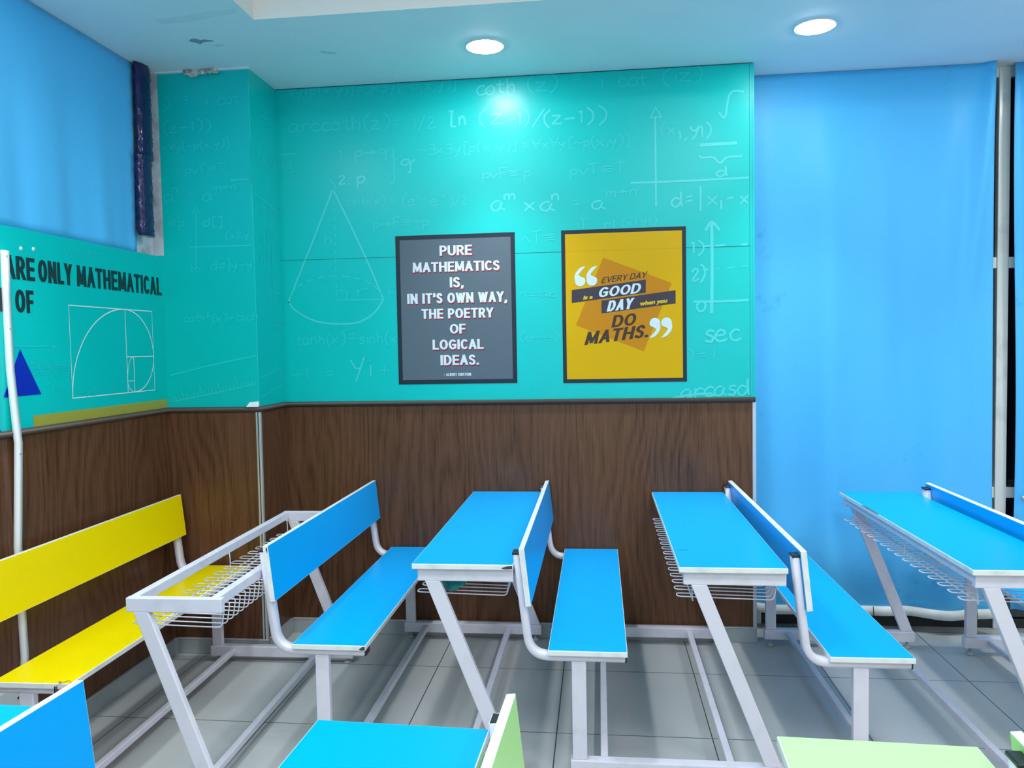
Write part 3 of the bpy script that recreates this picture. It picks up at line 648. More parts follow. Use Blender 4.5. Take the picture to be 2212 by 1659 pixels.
LEFT_LINES=[([(2.646,1.557),(2.892,1.555)],0.0038),([(2.876,1.562),(2.897,1.555),(2.875,1.547)],0.0038),([(2.804,1.891),(2.791,1.66)],0.0034)]
POSTER_TWO_TEXT=[('EVERY DAY',(0.017,1.834),(0.243,1.857),(0.024,1.865)),('GOOD',(0.0,1.762),(0.212,1.781),(0.008,1.813)),('DAY',(0.043,1.69),(0.171,1.703),(0.052,1.745)),('is a',(-0.076,1.754),(-0.026,1.757),(-0.072,1.774)),('when you',(0.207,1.71),(0.345,1.723),(0.211,1.738)),('DO',(0.066,1.609),(0.187,1.62),(0.074,1.671)),('MATHS.',(-0.072,1.523),(0.251,1.558),(-0.061,1.589))]
POSTER_SQUARE=[(0.028,1.964),(0.369,1.827),(0.227,1.486),(-0.113,1.625)]
POSTER_BANDA=[(-0.132,1.804),(0.241,1.847),(0.24,1.781),(-0.133,1.738)]
POSTER_BANDB=[(0.017,1.747),(0.388,1.79),(0.388,1.724),(0.017,1.682)]
POSTER_ONE_TEXT=[('PURE', (-0.812, 2.0), (-0.642, 1.995), (-0.81, 2.052)), ('MATHEMATICS', (-0.956, 1.921), (-0.499, 1.909), (-0.954, 1.972)), ('IS,', (-0.762, 1.834), (-0.689, 1.832), (-0.761, 1.887)), ('IN IT’S OWN WAY,', (-0.989, 1.758), (-0.464, 1.747), (-0.988, 1.811)), ('THE POETRY', (-0.915, 1.677), (-0.537, 1.67), (-0.913, 1.728)), ('OF', (-0.767, 1.595), (-0.683, 1.593), (-0.766, 1.645)), ('LOGICAL', (-0.86, 1.514), (-0.591, 1.51), (-0.858, 1.566)), ('IDEAS.', (-0.82, 1.432), (-0.617, 1.429), (-0.818, 1.485)), ('- ALBERT EINSTEIN', (-0.804, 1.375), (-0.66, 1.373), (-0.803, 1.39))]


def mural(texts, lines, fn, mt, parent, bold=None):
    m = MB()
    for s, x0, y0, x1, y1, xh, wd in texts:
        handwrite(m, s, x0, y0, x1, y1, xh, wd, fn, (bold if bold and wd > 0.0078 else mt))
    for pts, wd in lines:
        ribbon(m, smooth(pts, 5) if len(pts) > 2 and pts[0] != pts[-1] else pts, wd, fn, 0.0008, (bold if bold and wd > 0.0092 else mt))
    return m.build('formula_lettering', parent)
mural(BACK_TEXT, BACK_LINES, on_back, 'chalk_soft', wall_back, 'chalk')
mural(PILLAR_TEXT, PILLAR_LINES, on_pillar, 'chalk_soft', wall_pillar)
mural(LEFT_TEXT, LEFT_LINES, on_left, 'chalk_soft', wall_left)
SIDE_TEXT = [('(iz)', 3.72, 2.70, 3.95, 2.70, .030, .006), ('(x,y', 3.76, 2.47, 3.97, 2.47, .030, .006), ('d', 3.88, 2.34, 3.92, 2.34, .025, .006), ('d=|x-x', 3.78, 2.22, 3.99, 2.22, .032, .006), ('(y)', 3.75, 2.07, 3.85, 2.07, .03, .006), ('(y)', 3.75, 1.97, 3.85, 1.97, .03, .006), ('0', 3.86, 1.78, 3.90, 1.78, .03, .006), ('sec', 3.88, 1.65, 3.99, 1.65, .032, .006)]
SIDE_LINES = [([(3.70, 2.30), (3.85, 2.275), (4.0, 2.25)], .008), ([(3.69, 2.34), (3.692, 2.55)], .006), ([(3.90, 1.74), (3.90, 2.15)], .008), ([(3.86, 2.11), (3.90, 2.16), (3.94, 2.11)], .007), ([(3.84, 1.84), (4.0, 1.82)], .007),
              ([(3.70, 1.39), (3.96, 1.43)], .007), ([(3.70, 1.29), (3.98, 1.345)], .006), ([(3.96, 1.43), (3.98, 1.345)], .006)]
mural(SIDE_TEXT, SIDE_LINES, on_side, 'chalk_soft', wall_pillar)

# printed capitals
def glyphs(body, bold=0.0, shear=0.0):
    """flat mesh of a word, as vertices, faces and bounding box"""
    c = bpy.data.curves.new('tmp', 'FONT'); c.body = body; c.size = 1.0; c.offset = bold; c.resolution_u = 5; c.fill_mode = 'FRONT'
    o = bpy.data.objects.new('tmp', c); COL.objects.link(o)
    dg = bpy.context.evaluated_depsgraph_get()
    me = bpy.data.meshes.new_from_object(o.evaluated_get(dg))
    V = [(v.co.x, v.co.y) for v in me.vertices]; Fc = [tuple(p.vertices) for p in me.polygons]
    bpy.data.objects.remove(o); bpy.data.curves.remove(c); bpy.data.meshes.remove(me)
    xs = [v[0] for v in V]; ys = [v[1] for v in V]
    return V, Fc, (min(xs), max(xs), min(ys), max(ys))
def printed(m, body, BL, BR, TL, fn, d, mt, bx=0.0, by=None):
    """fit a word into the parallelogram BL-BR-TL; bx, by = extra stroke half-width in metres"""
    by = bx if by is None else by
    V, Fc, (xa, xb, ya, yb) = glyphs(body)
    lx = math.hypot(BR[0] - BL[0], BR[1] - BL[1]); ly = math.hypot(TL[0] - BL[0], TL[1] - BL[1])
    ex = (BR[0] - BL[0], BR[1] - BL[1]); ey = (TL[0] - BL[0], TL[1] - BL[1])
    mu, mv = bx / lx, by / ly
    offs = [(0, 0)] if bx == 0 else [(a * mu, b * mv) for a, b in ((-1, -1), (1, -1), (1, 1), (-1, 1), (0, 1), (0, -1), (1, 0), (-1, 0), (0, 0))]
    mi = m.mi(mt)
    for k, (ou, ov) in enumerate(offs):
        vs = []
        for x, y in V:
            u = mu + (1 - 2 * mu) * (x - xa) / (xb - xa) + ou; v = mv + (1 - 2 * mv) * (y - ya) / (yb - ya) + ov
            vs.append(m.bm.verts.new(fn(BL[0] + ex[0] * u + ey[0] * v, BL[1] + ex[1] * u + ey[1] * v, d + k * 4e-6)))
        for f in Fc:
            try: m.bm.faces.new([vs[q] for q in f]).material_index = mi
            except ValueError: pass

# block capitals drawn with a broad pen: relative width, then strokes in a unit box ('c' = curve)
def arc(cx, cy, rx, ry, a0, a1, n=14): return [(cx + rx * math.cos(math.radians(a0 + (a1 - a0) * i / n)), cy + ry * math.sin(math.radians(a0 + (a1 - a0) * i / n))) for i in range(n + 1)]
CAP = {
'A': (.72, [(0, 0), (.5, 1), (1, 0)], [(.2, .30), (.8, .30)]), 'B': (.62, [(0, 0), (0, 1)], [(0, 1), (.55, 1)], arc(.55, .765, .4, .235, 90, -90), [(.55, .53), (0, .53)], arc(.58, .265, .42, .265, 90, -90), [(.58, 0), (0, 0)]),
'C': (.66, arc(.55, .5, .55, .5, 48, 312, 20)), 'D': (.72, [(0, 0), (0, 1)], [(0, 1), (.42, 1)], arc(.42, .5, .58, .5, 90, -90), [(.42, 0), (0, 0)]), 'E': (.56, [(0, 0), (0, 1)], [(0, 1), (1, 1)], [(0, .51), (.9, .51)], [(0, 0), (1, 0)]),
'F': (.53, [(0, 0), (0, 1)], [(0, 1), (1, 1)], [(0, .49), (.88, .49)]), 'G': (.74, arc(.52, .5, .52, .5, 46, 318, 20), [(.94, .12), (.97, .46)], [(.97, .46), (.62, .46)]), 'H': (.72, [(0, 0), (0, 1)], [(1, 0), (1, 1)], [(0, .52), (1, .52)]),
'I': (.0, [(0, 0), (0, 1)]), 'L': (.52, [(0, 1), (0, 0)], [(0, 0), (1, 0)]), 'M': (.92, [(0, 0), (.06, 1)], [(.06, 1), (.5, .12)], [(.5, .12), (.94, 1)], [(.94, 1), (1, 0)]), 'N': (.74, [(0, 0), (0, 1)], [(0, 1), (1, 0)], [(1, 0), (1, 1)]),
'O': (.80, arc(.5, .5, .5, .5, 0, 360, 28)), 'P': (.60, [(0, 0), (0, 1)], [(0, 1), (.5, 1)], arc(.5, .725, .5, .275, 90, -90), [(.5, .45), (0, .45)]), 'R': (.63, [(0, 0), (0, 1)], [(0, 1), (.5, 1)], arc(.5, .735, .45, .265, 90, -90), [(.5, .47), (0, .47)], [(.5, .45), (1, 0)]),
'S': (.58, smooth([(.92, .84), (.72, .98), (.38, 1), (.08, .87), (.08, .66), (.42, .54), (.82, .42), (.96, .22), (.78, .03), (.36, 0), (.02, .13)], 3)), 'T': (.64, [(0, 1), (1, 1)], [(.5, 1), (.5, 0)]), 'U': (.70, [(0, 1), (0, .34)], arc(.5, .34, .5, .34, 180, 360), [(1, .34), (1, 1)]),
'V': (.70, [(0, 1), (.5, 0)], [(.5, 0), (1, 1)]), 'W': (1.08, [(0, 1), (.26, 0)], [(.26, 0), (.5, .95)], [(.5, .95), (.74, 0)], [(.74, 0), (1, 1)]), 'Y': (.68, [(0, 1), (.5, .44)], [(1, 1), (.5, .44)], [(.5, .44), (.5, 0)]),
'.': (.0, [(0, 0), (0, .03)]), ',': (.02, [(1, .03), (1, 0)], [(1, 0), (-1.5, -.17)]), "\u2019": (.02, [(1, 1), (1, .9)], [(1, .92), (0, .72)]), '-': (.26, [(0, .36), (1, .36)]), ' ': (.10,)}
def caps(m, s, BL, BR, TL, fn, d, mt, hx, hy, gap=0.0):
    """hx, hy: pen half-width and half-height as shares of the cap height; words are fitted into the box"""
    H = math.hypot(TL[0] - BL[0], TL[1] - BL[1]); Lw = math.hypot(BR[0] - BL[0], BR[1] - BL[1])
    px, py = hx * H, hy * H
    ux = ((BR[0] - BL[0]) / Lw, (BR[1] - BL[1]) / Lw); uy = ((TL[0] - BL[0]) / H, (TL[1] - BL[1]) / H)
    nat = sum(CAP[c][0] for c in s)
    free = Lw - len(s) * 2 * px - (len(s) - 1) * gap * H
    k = free / max(nat, .01)
    x = px; mi = m.mi(mt); q = 0
    for c in s:
        w = CAP[c][0] * k
        for st in CAP[c][1:]:
            curve = len(st) > 3
            P = [(x + a * w, py + b * (H - 2 * py)) for a, b in st]
            pen = [(px * math.cos(math.pi / 6 * j), py * math.sin(math.pi / 6 * j)) for j in range(12)] if curve else [(-px, -py), (px, -py), (px, py), (-px, py)]
            if not curve and abs(st[0][0] - st[1][0]) > .08 and abs(st[0][1] - st[1][1]) > .08: pen = [(-px * 1.02, -py), (px * 1.02, -py), (px * 1.02, py), (-px * 1.02, py)]; 
            for a, b in zip(P, P[1:]):
                diag = not curve and abs(a[0] - b[0]) > 1e-6 and abs(a[1] - b[1]) > 1e-6
                if diag:   # level-cut diagonal with the same level width as an upright
                    lo, hi = (a, b) if a[1] < b[1] else (b, a)
                    sl = (hi[0] - lo[0]) / (hi[1] - lo[1]); l2 = (lo[0] - sl * py, lo[1] - py); h2 = (hi[0] + sl * py, hi[1] + py)
                    pts = [(l2[0] - px, l2[1]), (l2[0] + px, l2[1]), (h2[0] + px, h2[1]), (h2[0] - px, h2[1])]
                else:
                    pts = hull([(a[0] + u, a[1] + v) for u, v in pen] + [(b[0] + u, b[1] + v) for u, v in pen])
                q += 1
                f = m.bm.faces.new([m.bm.verts.new(fn(BL[0] + ux[0] * u + uy[0] * v, BL[1] + ux[1] * u + uy[1] * v, d + q * 1.2e-6)) for u, v in pts]); f.material_index = mi
        x += w + 2 * px + gap * H
def hull(p):
    p = sorted(set((round(a, 7), round(b, 7)) for a, b in p))
    def half(z):
        o = []
        for c in z:
            while len(o) > 1 and (o[-1][0] - o[-2][0]) * (c[1] - o[-2][1]) - (o[-1][1] - o[-2][1]) * (c[0] - o[-2][0]) <= 0: o.pop()
            o.append(c)
        return o
    return half(p)[:-1] + half(p[::-1])[:-1]

# side wall: big condensed black capitals, triangle, golden spiral, gold stripe
m = MB()
def block(s, ya, yb, za, zb): caps(m, s, (ya, za), (yb, za), (ya, zb), on_left, 0.0012, 'ink', 0.105, 0.085, 0.055)
block('ARE', 2.645, 2.800, 1.806, 1.893); block('ONLY', 2.818, 3.014, 1.806, 1.893); block('MATHEMATICAL', 3.043, 3.676, 1.806, 1.893)
block('OF', 2.690, 2.787, 1.683, 1.769); block('N', 2.585, 2.632, 1.683, 1.769)
m.build('black_lettering', wall_left)
m = MB()
for tri in (((2.610, 1.371), (2.804, 1.371), (2.703, 1.547)), ((2.40, 1.252), (2.590, 1.252), (2.49, 1.40))):
    m.poly([on_left(u, v, 0.001) for u, v in (tri if tri[0][0] > 2.6 else ((2.40, 1.25), (2.592, 1.25), (2.56, 1.275), (2.43, 1.275)))], 'navy_print')
m.build('navy_triangle', wall_left)
m = MB(); m.poly([on_left(u, v, 0.001) for u, v in ((2.755, 1.248), (3.688, 1.248), (3.688, 1.292), (2.755, 1.292))], 'gold_print'); m.build('gold_stripe', wall_left)
m = MB()
LW = 0.0052
y0, y1, z0, z1 = 2.984, 3.582, 1.343, 1.724
ribbon(m, [(y0, z0), (y0, z1), (y1, z1), (y1, z0), (y0, z0)], LW, on_left, 0.001, 'white_print')
rect = [y0, y1, z0, z1]
for k in range(8):
    a, b, c, e = rect; s = min(b - a, e - c)
    if s < 0.006: break
    if k % 4 == 0:   # square on the near side
        ctr, st = (a + s, c), 180; rect[0] = a + s; cut = ((a + s, c), (a + s, e))
    elif k % 4 == 1: # square on top
        ctr, st = (a, e - s), 90; rect[3] = e - s; cut = ((a, e - s), (b, e - s))
    elif k % 4 == 2:
        ctr, st = (b - s, e), 0; rect[1] = b - s; cut = ((b - s, c), (b - s, e))
    else:
        ctr, st = (b, c + s), 270; rect[2] = c + s; cut = ((a, c + s), (b, c + s))
    w_ = LW if k < 3 else 0.0035
    ribbon(m, list(cut), w_ * 0.9, on_left, 0.001, 'white_print')
    sx = (b - a) if k % 2 else s; sy = s if k % 2 else (e - c)
    arc = [(ctr[0] + sx * math.cos(math.radians(st - 90 * j / 24)), ctr[1] + sy * math.sin(math.radians(st - 90 * j / 24))) for j in range(25)]
    ribbon(m, arc, w_, on_left, 0.0012, 'white_print')
m.build('spiral_drawing', wall_left)

# ------------------------------------------------------------------ posters
def poster(label, x0, x1, z0, z1, bd, fill):
    t = thing('poster', label, 'poster', ((x0 + x1) / 2, YB, z0))
    inv = Vector((-(x0 + x1) / 2, -YB, -z0))
    def put(m, name, parent=None):
        bmesh.ops.translate(m.bm, verts=m.bm.verts, vec=inv)
        return m.build(name, parent or t)
    m = MB()
    for a in ((x0, x1, z0, z0 + bd), (x0, x1, z1 - bd, z1), (x0, x0 + bd, z0 + bd, z1 - bd), (x1 - bd, x1, z0 + bd, z1 - bd)):
        m.box(a[0], a[1], YB - 0.0016, YB + 0.0005, a[2], a[3], 'poster_frame')
    put(m, 'border')
    m = MB(); m.box(x0 + bd, x1 - bd, YB - 0.0014, YB + 0.0005, z0 + bd, z1 - bd, fill); put(m, 'background_print')
    m = MB(); m.box(x0 + bd, x1 - bd, YB - 0.00155, YB, 1.9987, 2.0001, fill.split('_')[1] + '_seam'); put(m, 'panel_seam')
    return put
put = poster('grey poster with white quotation lettering and red letter shadows', -1.045, -0.419, 1.334, 2.107, 0.0225, 'poster_grey')
for s, BL, BR, TL in POSTER_ONE_TEXT:
    z = (BL[1] + BR[1]) / 2 + 0.001; h = TL[1] - BL[1]
    m = MB()
    caps(m, s, (BL[0], z), (BR[0], z), (BL[0], z + h), on_back, 0.0023, 'poster_white', 0.125, 0.085, 0.075)
    o = put(m, 'lettering')
    if h > 0.03:
        m = MB()
        caps(m, s, (BL[0] + 0.003, z - 0.0062), (BR[0] + 0.003, z - 0.0062), (BL[0] + 0.003, z + h - 0.0062), on_back, 0.0017, 'poster_red', 0.125, 0.085, 0.075)
        put(m, 'letter_shadow', o)['label'] = 'red letter shadow'
put = poster('yellow poster with orange square, dark bands and large quotation marks', -0.182, 0.441, 1.330, 2.107, 0.0195, 'poster_yellow')
m = MB(); m.poly([on_back(u, v, 0.0017) for u, v in POSTER_SQUARE], 'poster_orange'); put(m, 'orange_square')
for q, d in ((POSTER_BANDA, 0.0019), (POSTER_BANDB, 0.0020)):
    m = MB(); m.poly([on_back(u, v, d) for u, v in q], 'poster_band'); put(m, 'dark_band')
for s, BL, BR, TL in POSTER_TWO_TEXT:
    mt = {'EVERY DAY': 'poster_brown', 'GOOD': 'poster_white', 'DAY': 'poster_white', 'DO': 'poster_brown', 'MATHS.': 'poster_brown'}.get(s, 'poster_gold')
    m = MB()
    sh = 0.16 * (TL[1] - BL[1])
    if s.isupper() or s == 'MATHS.': caps(m, s, BL, (BR[0] - sh * 0.3, BR[1]), (TL[0] + sh * 0.6, TL[1]), on_back, 0.0023, mt, 0.085 if s == 'EVERY DAY' else 0.125, 0.07 if s == 'EVERY DAY' else 0.08, 0.09)
    else: printed(m, s, BL, (BR[0] - sh * 0.5, BR[1]), (TL[0] + sh * 0.5, TL[1]), on_back, 0.0023, mt, 0.0015)
    put(m, 'lettering')
def quote(cx, cz, tx, tz, flip):
    m = MB(); R = 0.0265; f = -1 if flip else 1
    pts = []
    for j in range(30):   # round head, then a curved tail
        a = math.radians(100 + j * 290 / 29)
        pts.append((cx + f * R * math.cos(a), cz + f * R * math.sin(a)))
    P1, P2 = pts[0], pts[-1]
    tip = (tx, tz)
    outer = [(cx - f * R * 1.05, cz + f * R * 0.25), (cx - f * R * 0.95, cz + f * R * 1.3), (cx - f * R * 0.1, cz + f * R * 2.4), tip]
    inner = [(tx + f * 0.003, tz - f * 0.003), (cx + f * R * 0.35, cz + f * R * 2.0), (cx - f * R * 0.25, cz + f * R * 1.2), (cx + f * R * 0.05, cz + f * R * 0.9)]
    m.poly([on_back(u, v, 0.0024) for u, v in pts], 'poster_white')
    oc = smooth(outer, 6); ic = smooth(inner, 6)[::-1]
    for i in range(len(oc) - 1):
        m.poly([on_back(*oc[i], 0.00245), on_back(*oc[i + 1], 0.00245), on_back(*ic[i + 1], 0.00245), on_back(*ic[i], 0.00245)], 'poster_white')
    put(m, 'quotation_mark')
quote(-0.089, 1.849, -0.066, 1.923, False); quote(-0.029, 1.850, -0.004, 1.924, False)
quote(0.284, 1.627, 0.259, 1.552, True); quote(0.342, 1.628, 0.319, 1.553, True)

# ================================================================== SCHOOL DESKS
LEN = 1.36
Y_NEAR, Y_FAR = 0.030, LEN - 0.030         # end frames
_cache = {}
def cached(key, fn):
    if key not in _cache: _cache[key] = fn().mesh(key[0])
    return _cache[key]

def board(x0, x1, z0, z1, top, edge):
    m = MB(); m.box(x0, x1, 0, LEN, z0, z1, edge, 0.0022, 2, top=top); return m
def backboard(col, edge):
    m = MB()
    T, B = 0.828, 0.626
    p = [(-0.0745, 0, B), (-0.0745, LEN, B), (-0.0955, LEN, T), (-0.0955, 0, T)]
    nx, nz = 0.0195, 0.0025
    q = [(x + nx, y, z + nz) for x, y, z in p]
    m.hexa(p + q, edge, 0.002, 2, top=col, bottom=col); return m
def flat(w, t, c=0.005):
    w, t = w / 2, t / 2
    return [(-w, -t + c), (-w, t - c), (-w + c, t), (w - c, t), (w, t - c), (w, -t + c), (w - c, -t), (-w + c, -t)]
def bench_tube(y):
    m = MB()
    pts = [(-0.1050, 0.806), (-0.084, 0.610), (-0.0735, 0.520), (-0.0690, 0.495), (-0.0580, 0.472), (-0.0400, 0.455), (-0.016, 0.4465), (0.010, 0.4445), (0.10, 0.4445), (0.264, 0.4445)]
    c = smooth([(a, b) for a, b in pts[2:8]], 3)
    path = [pts[0], pts[1]] + c + pts[8:]
    m.sweep([(a, y, b) for a, b in path], flat(0.045, 0.025), 'frame', up=(0, 1, 0)); return m
def post_cap(y):
    m = MB(); m.box(-0.1195, -0.0915, y - 0.024, y + 0.024, 0.803, 0.812, 'black', 0.002); return m
def open_end(y):
    m = MB(); m.box(-0.115, -0.097, y - 0.019, y + 0.019, 0.8045, 0.8066, 'hollow'); return m
def seat_cap(y):
    m = MB(); m.box(0.262, 0.270, y - 0.0225, y + 0.0225, 0.4325, 0.4565, 'black', 0.002); return m
def bench_leg(y):
    m = MB(); m.box(0.080, 0.130, y - 0.0125, y + 0.0125, 0.086, 0.4325, 'frame', 0.003, 2); return m
def desk_leg(y):
    m = MB(); a, b = y - 0.0125, y + 0.0125
    m.hexa([(0.730, a, 0.086), (0.785, a, 0.086), (0.785, b, 0.086), (0.730, b, 0.086), (0.487, a, 0.708), (0.540, a, 0.708), (0.540, b, 0.708), (0.487, b, 0.708)], 'frame', 0.003, 2); return m
def top_bar(y):
    m = MB(); m.box(0.462, 0.800, y - 0.0125, y + 0.0125, 0.707, 0.7535, 'frame', 0.003, 2); return m
def top_rail(x, yf):
    m = MB(); m.box(x, x + 0.030, Y_NEAR + 0.013, yf - 0.013, 0.719, 0.7530, 'frame', 0.003, 2); return m
def base_rail(y, x1=0.792):
    m = MB(); m.box(0.073, x1, y - 0.020, y + 0.020, 0.036, 0.086, 'frame', 0.003, 2); return m
def floor_rail(x, yf):
    m = MB(); m.box(x, x + 0.026, Y_NEAR + 0.021, yf - 0.021, 0.052, 0.077, 'frame', 0.003, 2); return m
def glide(x, y):
    m = MB(); m.lathe([(0.017, 0.0), (0.019, 0.004), (0.017, 0.010), (0.007, 0.013), (0.006, 0.036)], (x, y, 0), 'skirt', 16); return m
def basket(yf):
    m = MB(); n = 16; pitch = (yf - 0.1495) / 15; r = 0.0022
    for i in range(n):
        c = 0.092 + i * pitch; a, b = c - 0.0185, c + 0.0185
        prof = [(0.715, 0.7155), (0.7825, 0.7145), (0.770, 0.642), (0.446, 0.650)]
        loop = [(x, a, z) for x, z in prof] + [(x, b, z) for x, z in reversed(prof)]
        m.tube(fillet(loop, 0.014, 3, True), r, 'frame', closed=True)
    ya, yb = 0.070, yf - 0.040
    for x, z in ((0.497, 0.6445), (0.530, 0.6435), (0.735, 0.7110)):
        m.tube([(x, ya, z), (x, yb, z)], 0.0028, 'frame')
    for y in (0.075, 0.68, yf - 0.045):
        m.tube(fillet([(0.4945, y, 0.722), (0.497, y, 0.70), (0.497, y, 0.640), (0.50, y, 0.634)], 0.004, 2), 0.0024, 'frame')
    return m

def add(t, name, key, fn, label=None):
    o = link(name, cached((name,) + tuple(key), fn), t)
    if label: o['label'] = label
    return o

def desk_unit(label, x0, yn, yaw=0.0, seat='blue', desk='blue', edge='edge', top=True, frame=True, ddx=0.0, fsx=1.0, inset=0.0, drop=0.0, over=0.0, caps=(True, True), seat_edge=None):
    yaw = math.radians(yaw)
    # pivot about the middle of the unit so that a small turn keeps its place
    px, py = 0.35, LEN / 2
    ox = x0 + px - (px * math.cos(yaw) - py * math.sin(yaw)); oy = yn + py - (px * math.sin(yaw) + py * math.cos(yaw))
    yf = Y_FAR - over
    t = thing('school_desk', label, 'school desk', (ox, oy, -drop), yaw, 'school desks with attached benches')
    add(t, 'seat', (seat, edge), lambda: board(0, 0.272, 0.457, 0.4755, seat, edge))
    add(t, 'backrest', (seat, edge), lambda: backboard(seat, edge))
    for i, y in enumerate((Y_NEAR + 0.008, yf - 0.008)):
        o = add(t, 'bench_tube', (i, over), lambda: bench_tube(y))
        if caps[i]: c = link('end_cap', cached(('end_cap', i, over, 'post'), lambda: post_cap(y)), o)
        else: c = link('open_tube_end', cached(('open_tube_end', i, over), lambda: open_end(y)), o)
        link('end_cap', cached(('end_cap', i, over, 'seat'), lambda: seat_cap(y)), o)
    for i, y in enumerate((Y_NEAR, yf)):
        add(t, 'bench_leg', (i, over), lambda: bench_leg(y))
        add(t, 'base_rail', (i, frame, over), lambda: base_rail(y, 0.792 if frame else 0.62))
        for k, x in enumerate((0.103, 0.760 if frame else 0.59)):
            g = add(t, 'levelling_foot', (i, k, frame, over), lambda: glide(x, y))
            g.scale.z = (0.036 - drop) / 0.036; g.location.z = drop
    for k, x in enumerate((0.176, 0.610) if frame else (0.176, 0.50)):
        add(t, 'floor_rail', (k, frame, over), lambda: floor_rail(x, yf))
    if frame:
        parts = []
        for i, y in enumerate((Y_NEAR, yf)):
            parts.append(add(t, 'desk_leg', (i, over), lambda: desk_leg(y)))
            parts.append(add(t, 'top_bar', (i, over), lambda: top_bar(y)))
        for k, x in enumerate((0.463, 0.769 - inset)): parts.append(add(t, 'top_rail', (k, inset, over), lambda: top_rail(x, yf)))
        parts.append(add(t, 'wire_basket', (over,), lambda: basket(yf)))
        if top: parts.append(add(t, 'desktop', (desk, edge), lambda: board(0.446, 0.802, 0.7535, 0.772, desk, edge)))
        for p in parts: p.location.x += ddx + 0.46 * (1 - fsx); p.scale.x = fsx
    return t

Y1 = 2.635
A = desk_unit('desk without its top, wire basket bare, yellow bench along the side wall', -1.985, 2.290, 0.8, drop=0.011, seat='yellow', top=False, ddx=0.0, fsx=0.945, inset=0.017)
B = desk_unit('blue desk and bench in front of the pillar and grey poster, green bag in basket', -1.104, Y1, 0.0)
C = desk_unit('blue desk and bench under the yellow poster, against the wood panelling', -0.187, Y1, 0.0)
D = desk_unit('blue desk before the wide blue curtain, paper in its basket', 0.742, Y1 + 0.01, 0.7)
E_ = desk_unit('blue bench cut by the picture edge, beside the dark window strip', 1.656, Y1 - 0.05, 0.0, frame=False)
Y2 = 0.145
P = desk_unit('blue desk at the lower picture corner, mostly hidden by a blue backrest', -2.018, Y2 + 0.02, -1.2, over=0.022)
Q = desk_unit('foremost blue desk whose blue backrest stands in front of the yellow bench', -1.050, Y2, -2.2, over=0.022, edge='edge_pale')
R_ = desk_unit('pale green desk with a green backrest, its tube end open', -0.124, Y2, -2.2, over=0.022, ddx=-0.020, seat='green', desk='pale_green', edge='edge_pale', caps=(True, False))
S_ = desk_unit('desk with a black-capped tube behind its green backrest, mostly outside the picture', 0.782, Y2 - 0.085, -2.2, over=0.022, seat='green', desk='pale_green', edge='edge_pale')

def chip(t, partname, pts, mt='dirt'):
    """worn corner of an edge band: small flat grime patch just proud of the band"""
    par = [c for c in t.children if c.name.split('.')[0] == partname][0]
    m = MB(); m.poly(pts, mt); return m.build('worn_corner', par)
def chip_y0(t, part, x0, x1, z0, z1, n=7):
    pts = [(x0 + (x1 - x0) * random.uniform(0, .25), -0.0006, z0)]
    pts = [(x0, -0.0006, z0 + (z1 - z0) * .3), (x0 + (x1 - x0) * .3, -0.0006, z0), (x1, -0.0006, z0 + .001), (x1, -0.0006, z1), (x0 + (x1 - x0) * .55, -0.0006, z1 - (z1 - z0) * .1), (x0 + (x1 - x0) * .3, -0.0006, z1 - (z1 - z0) * .35)]
    chip(t, part, pts)
chip_y0(B, 'desktop', 0.760, 0.7995, 0.757, 0.769)
chip_y0(B, 'seat', 0.248, 0.2700, 0.459, 0.473)
chip(B, 'backrest', [(-0.0775, -0.0006, 0.802), (-0.0765, -0.0006, 0.820), (-0.081, -0.0006, 0.824), (-0.083, -0.0006, 0.815)])
chip(D, 'desktop', [(0.4454, 1.05, 0.7715), (0.4456, 0.83, 0.7722), (0.450, 0.85, 0.7727), (0.452, 1.0, 0.7727)])

def mark(t, pts):
    par = [c for c in t.children if c.name.split('.')[0] == 'desktop'][0]
    m = MB(); m.poly([(x, y, 0.7724) for x, y in pts], 'ink'); m.build('pen_mark', par)
mark(C, [(0.466, 0.220), (0.472, 0.217), (0.496, 0.228), (0.507, 0.226), (0.494, 0.2305), (0.474, 0.2215)])
mark(B, [(0.770, 0.268), (0.776, 0.266), (0.777, 0.270), (0.771, 0.271)])

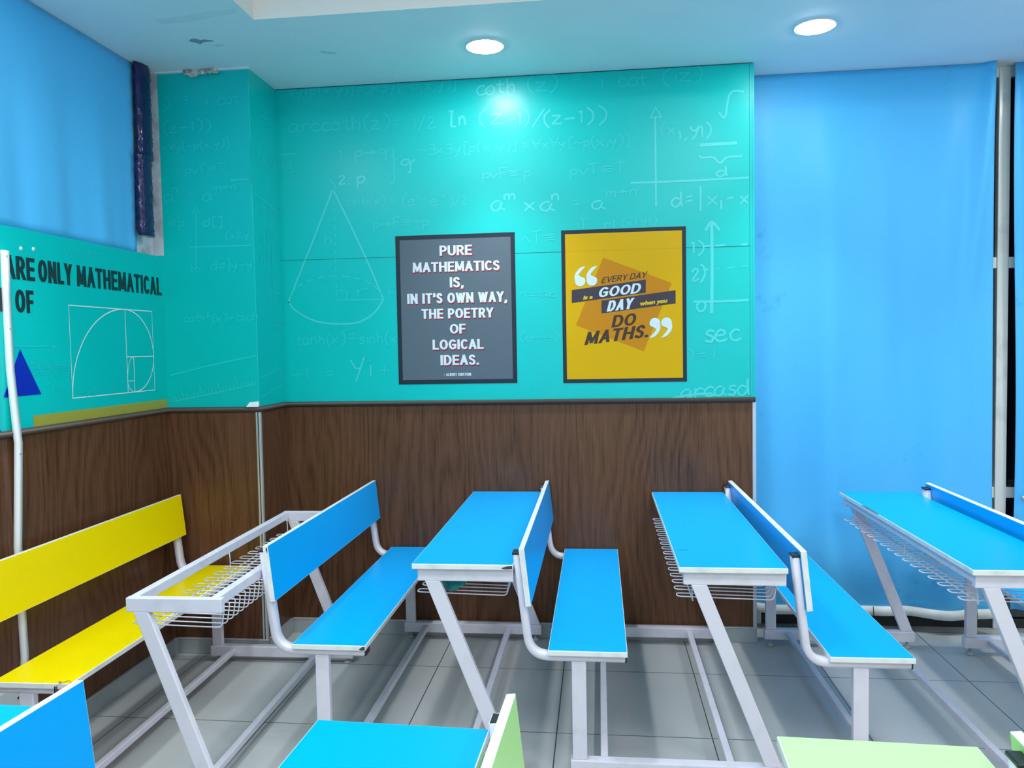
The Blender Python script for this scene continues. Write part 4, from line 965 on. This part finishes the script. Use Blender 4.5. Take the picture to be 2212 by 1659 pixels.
# ------------------------------------------------------------------ things in the baskets and on the yellow bench
def lumpy(name, c, size, mt, seed, amp=0.35, sub=3):
    random.seed(seed); b = bmesh.new(); bmesh.ops.create_icosphere(b, subdivisions=sub, radius=1)
    ph = [(Vector((random.uniform(-1, 1), random.uniform(-1, 1), random.uniform(-1, 1))) * random.uniform(2, 7), random.uniform(0, 6)) for _ in range(9)]
    for v in b.verts:
        n = v.co.normalized(); f = 1 + amp * sum(math.sin(k.dot(n) + q) for k, q in ph) / 5
        v.co = Vector((n.x * size[0] * f, n.y * size[1] * f, max(n.z * size[2] * f, -size[2] * 0.8)))
    m = MB(); mi = m.mi(mt)
    for f in b.faces: f.material_index = mi
    m.merge(b); o = m.build(name); o.location = c
    return o
o = lumpy('plastic_bag', (-1.104 + 0.565, Y1 + 0.155, 0.674), (0.052, 0.085, 0.030), 'bag', 3, 0.30)
tag(o, 'crumpled sea-green plastic bag in the basket of the blue desk under the grey poster', 'plastic bag')
o = lumpy('crumpled_paper', (0.742 + 0.60, Y1 + 0.60, 0.664), (0.05, 0.075, 0.018), 'paper', 11, 0.35)
tag(o, 'crumpled whitish paper in the basket of the desk before the blue curtain', 'paper')
m = MB()
m.tube(fillet([(-1.735, 2.292, 0.470), (-1.742, 2.288, 0.474), (-1.736, 2.286, 0.4655), (-1.728, 2.287, 0.471), (-1.722, 2.287, 0.4705), (-1.702, 2.286, 0.478), (-1.697, 2.286, 0.474), (-1.697, 2.287, 0.452)], 0.004, 2), 0.0011, 'wire_grey')
m.tube([(-1.744, 2.288, 0.460), (-1.752, 2.289, 0.452)], 0.0009, 'wire_grey')
m.tube([(-1.736, 2.292, 0.470), (-1.752, 2.289, 0.454)], 0.0009, 'wire_grey')
wr = m.build('bent_wire'); tag(wr, "bent grey wire with two black grips hooked on the yellow bench's end", 'wire')
m = MB(); m.tube([(-1.697, 2.288, 0.462), (-1.697, 2.288, 0.415)], 0.0055, 'black', k=10); m.build('grip', wr)
m = MB(); m.tube([(-1.752, 2.289, 0.455), (-1.754, 2.290, 0.405)], 0.0055, 'black', k=10); m.build('grip', wr)
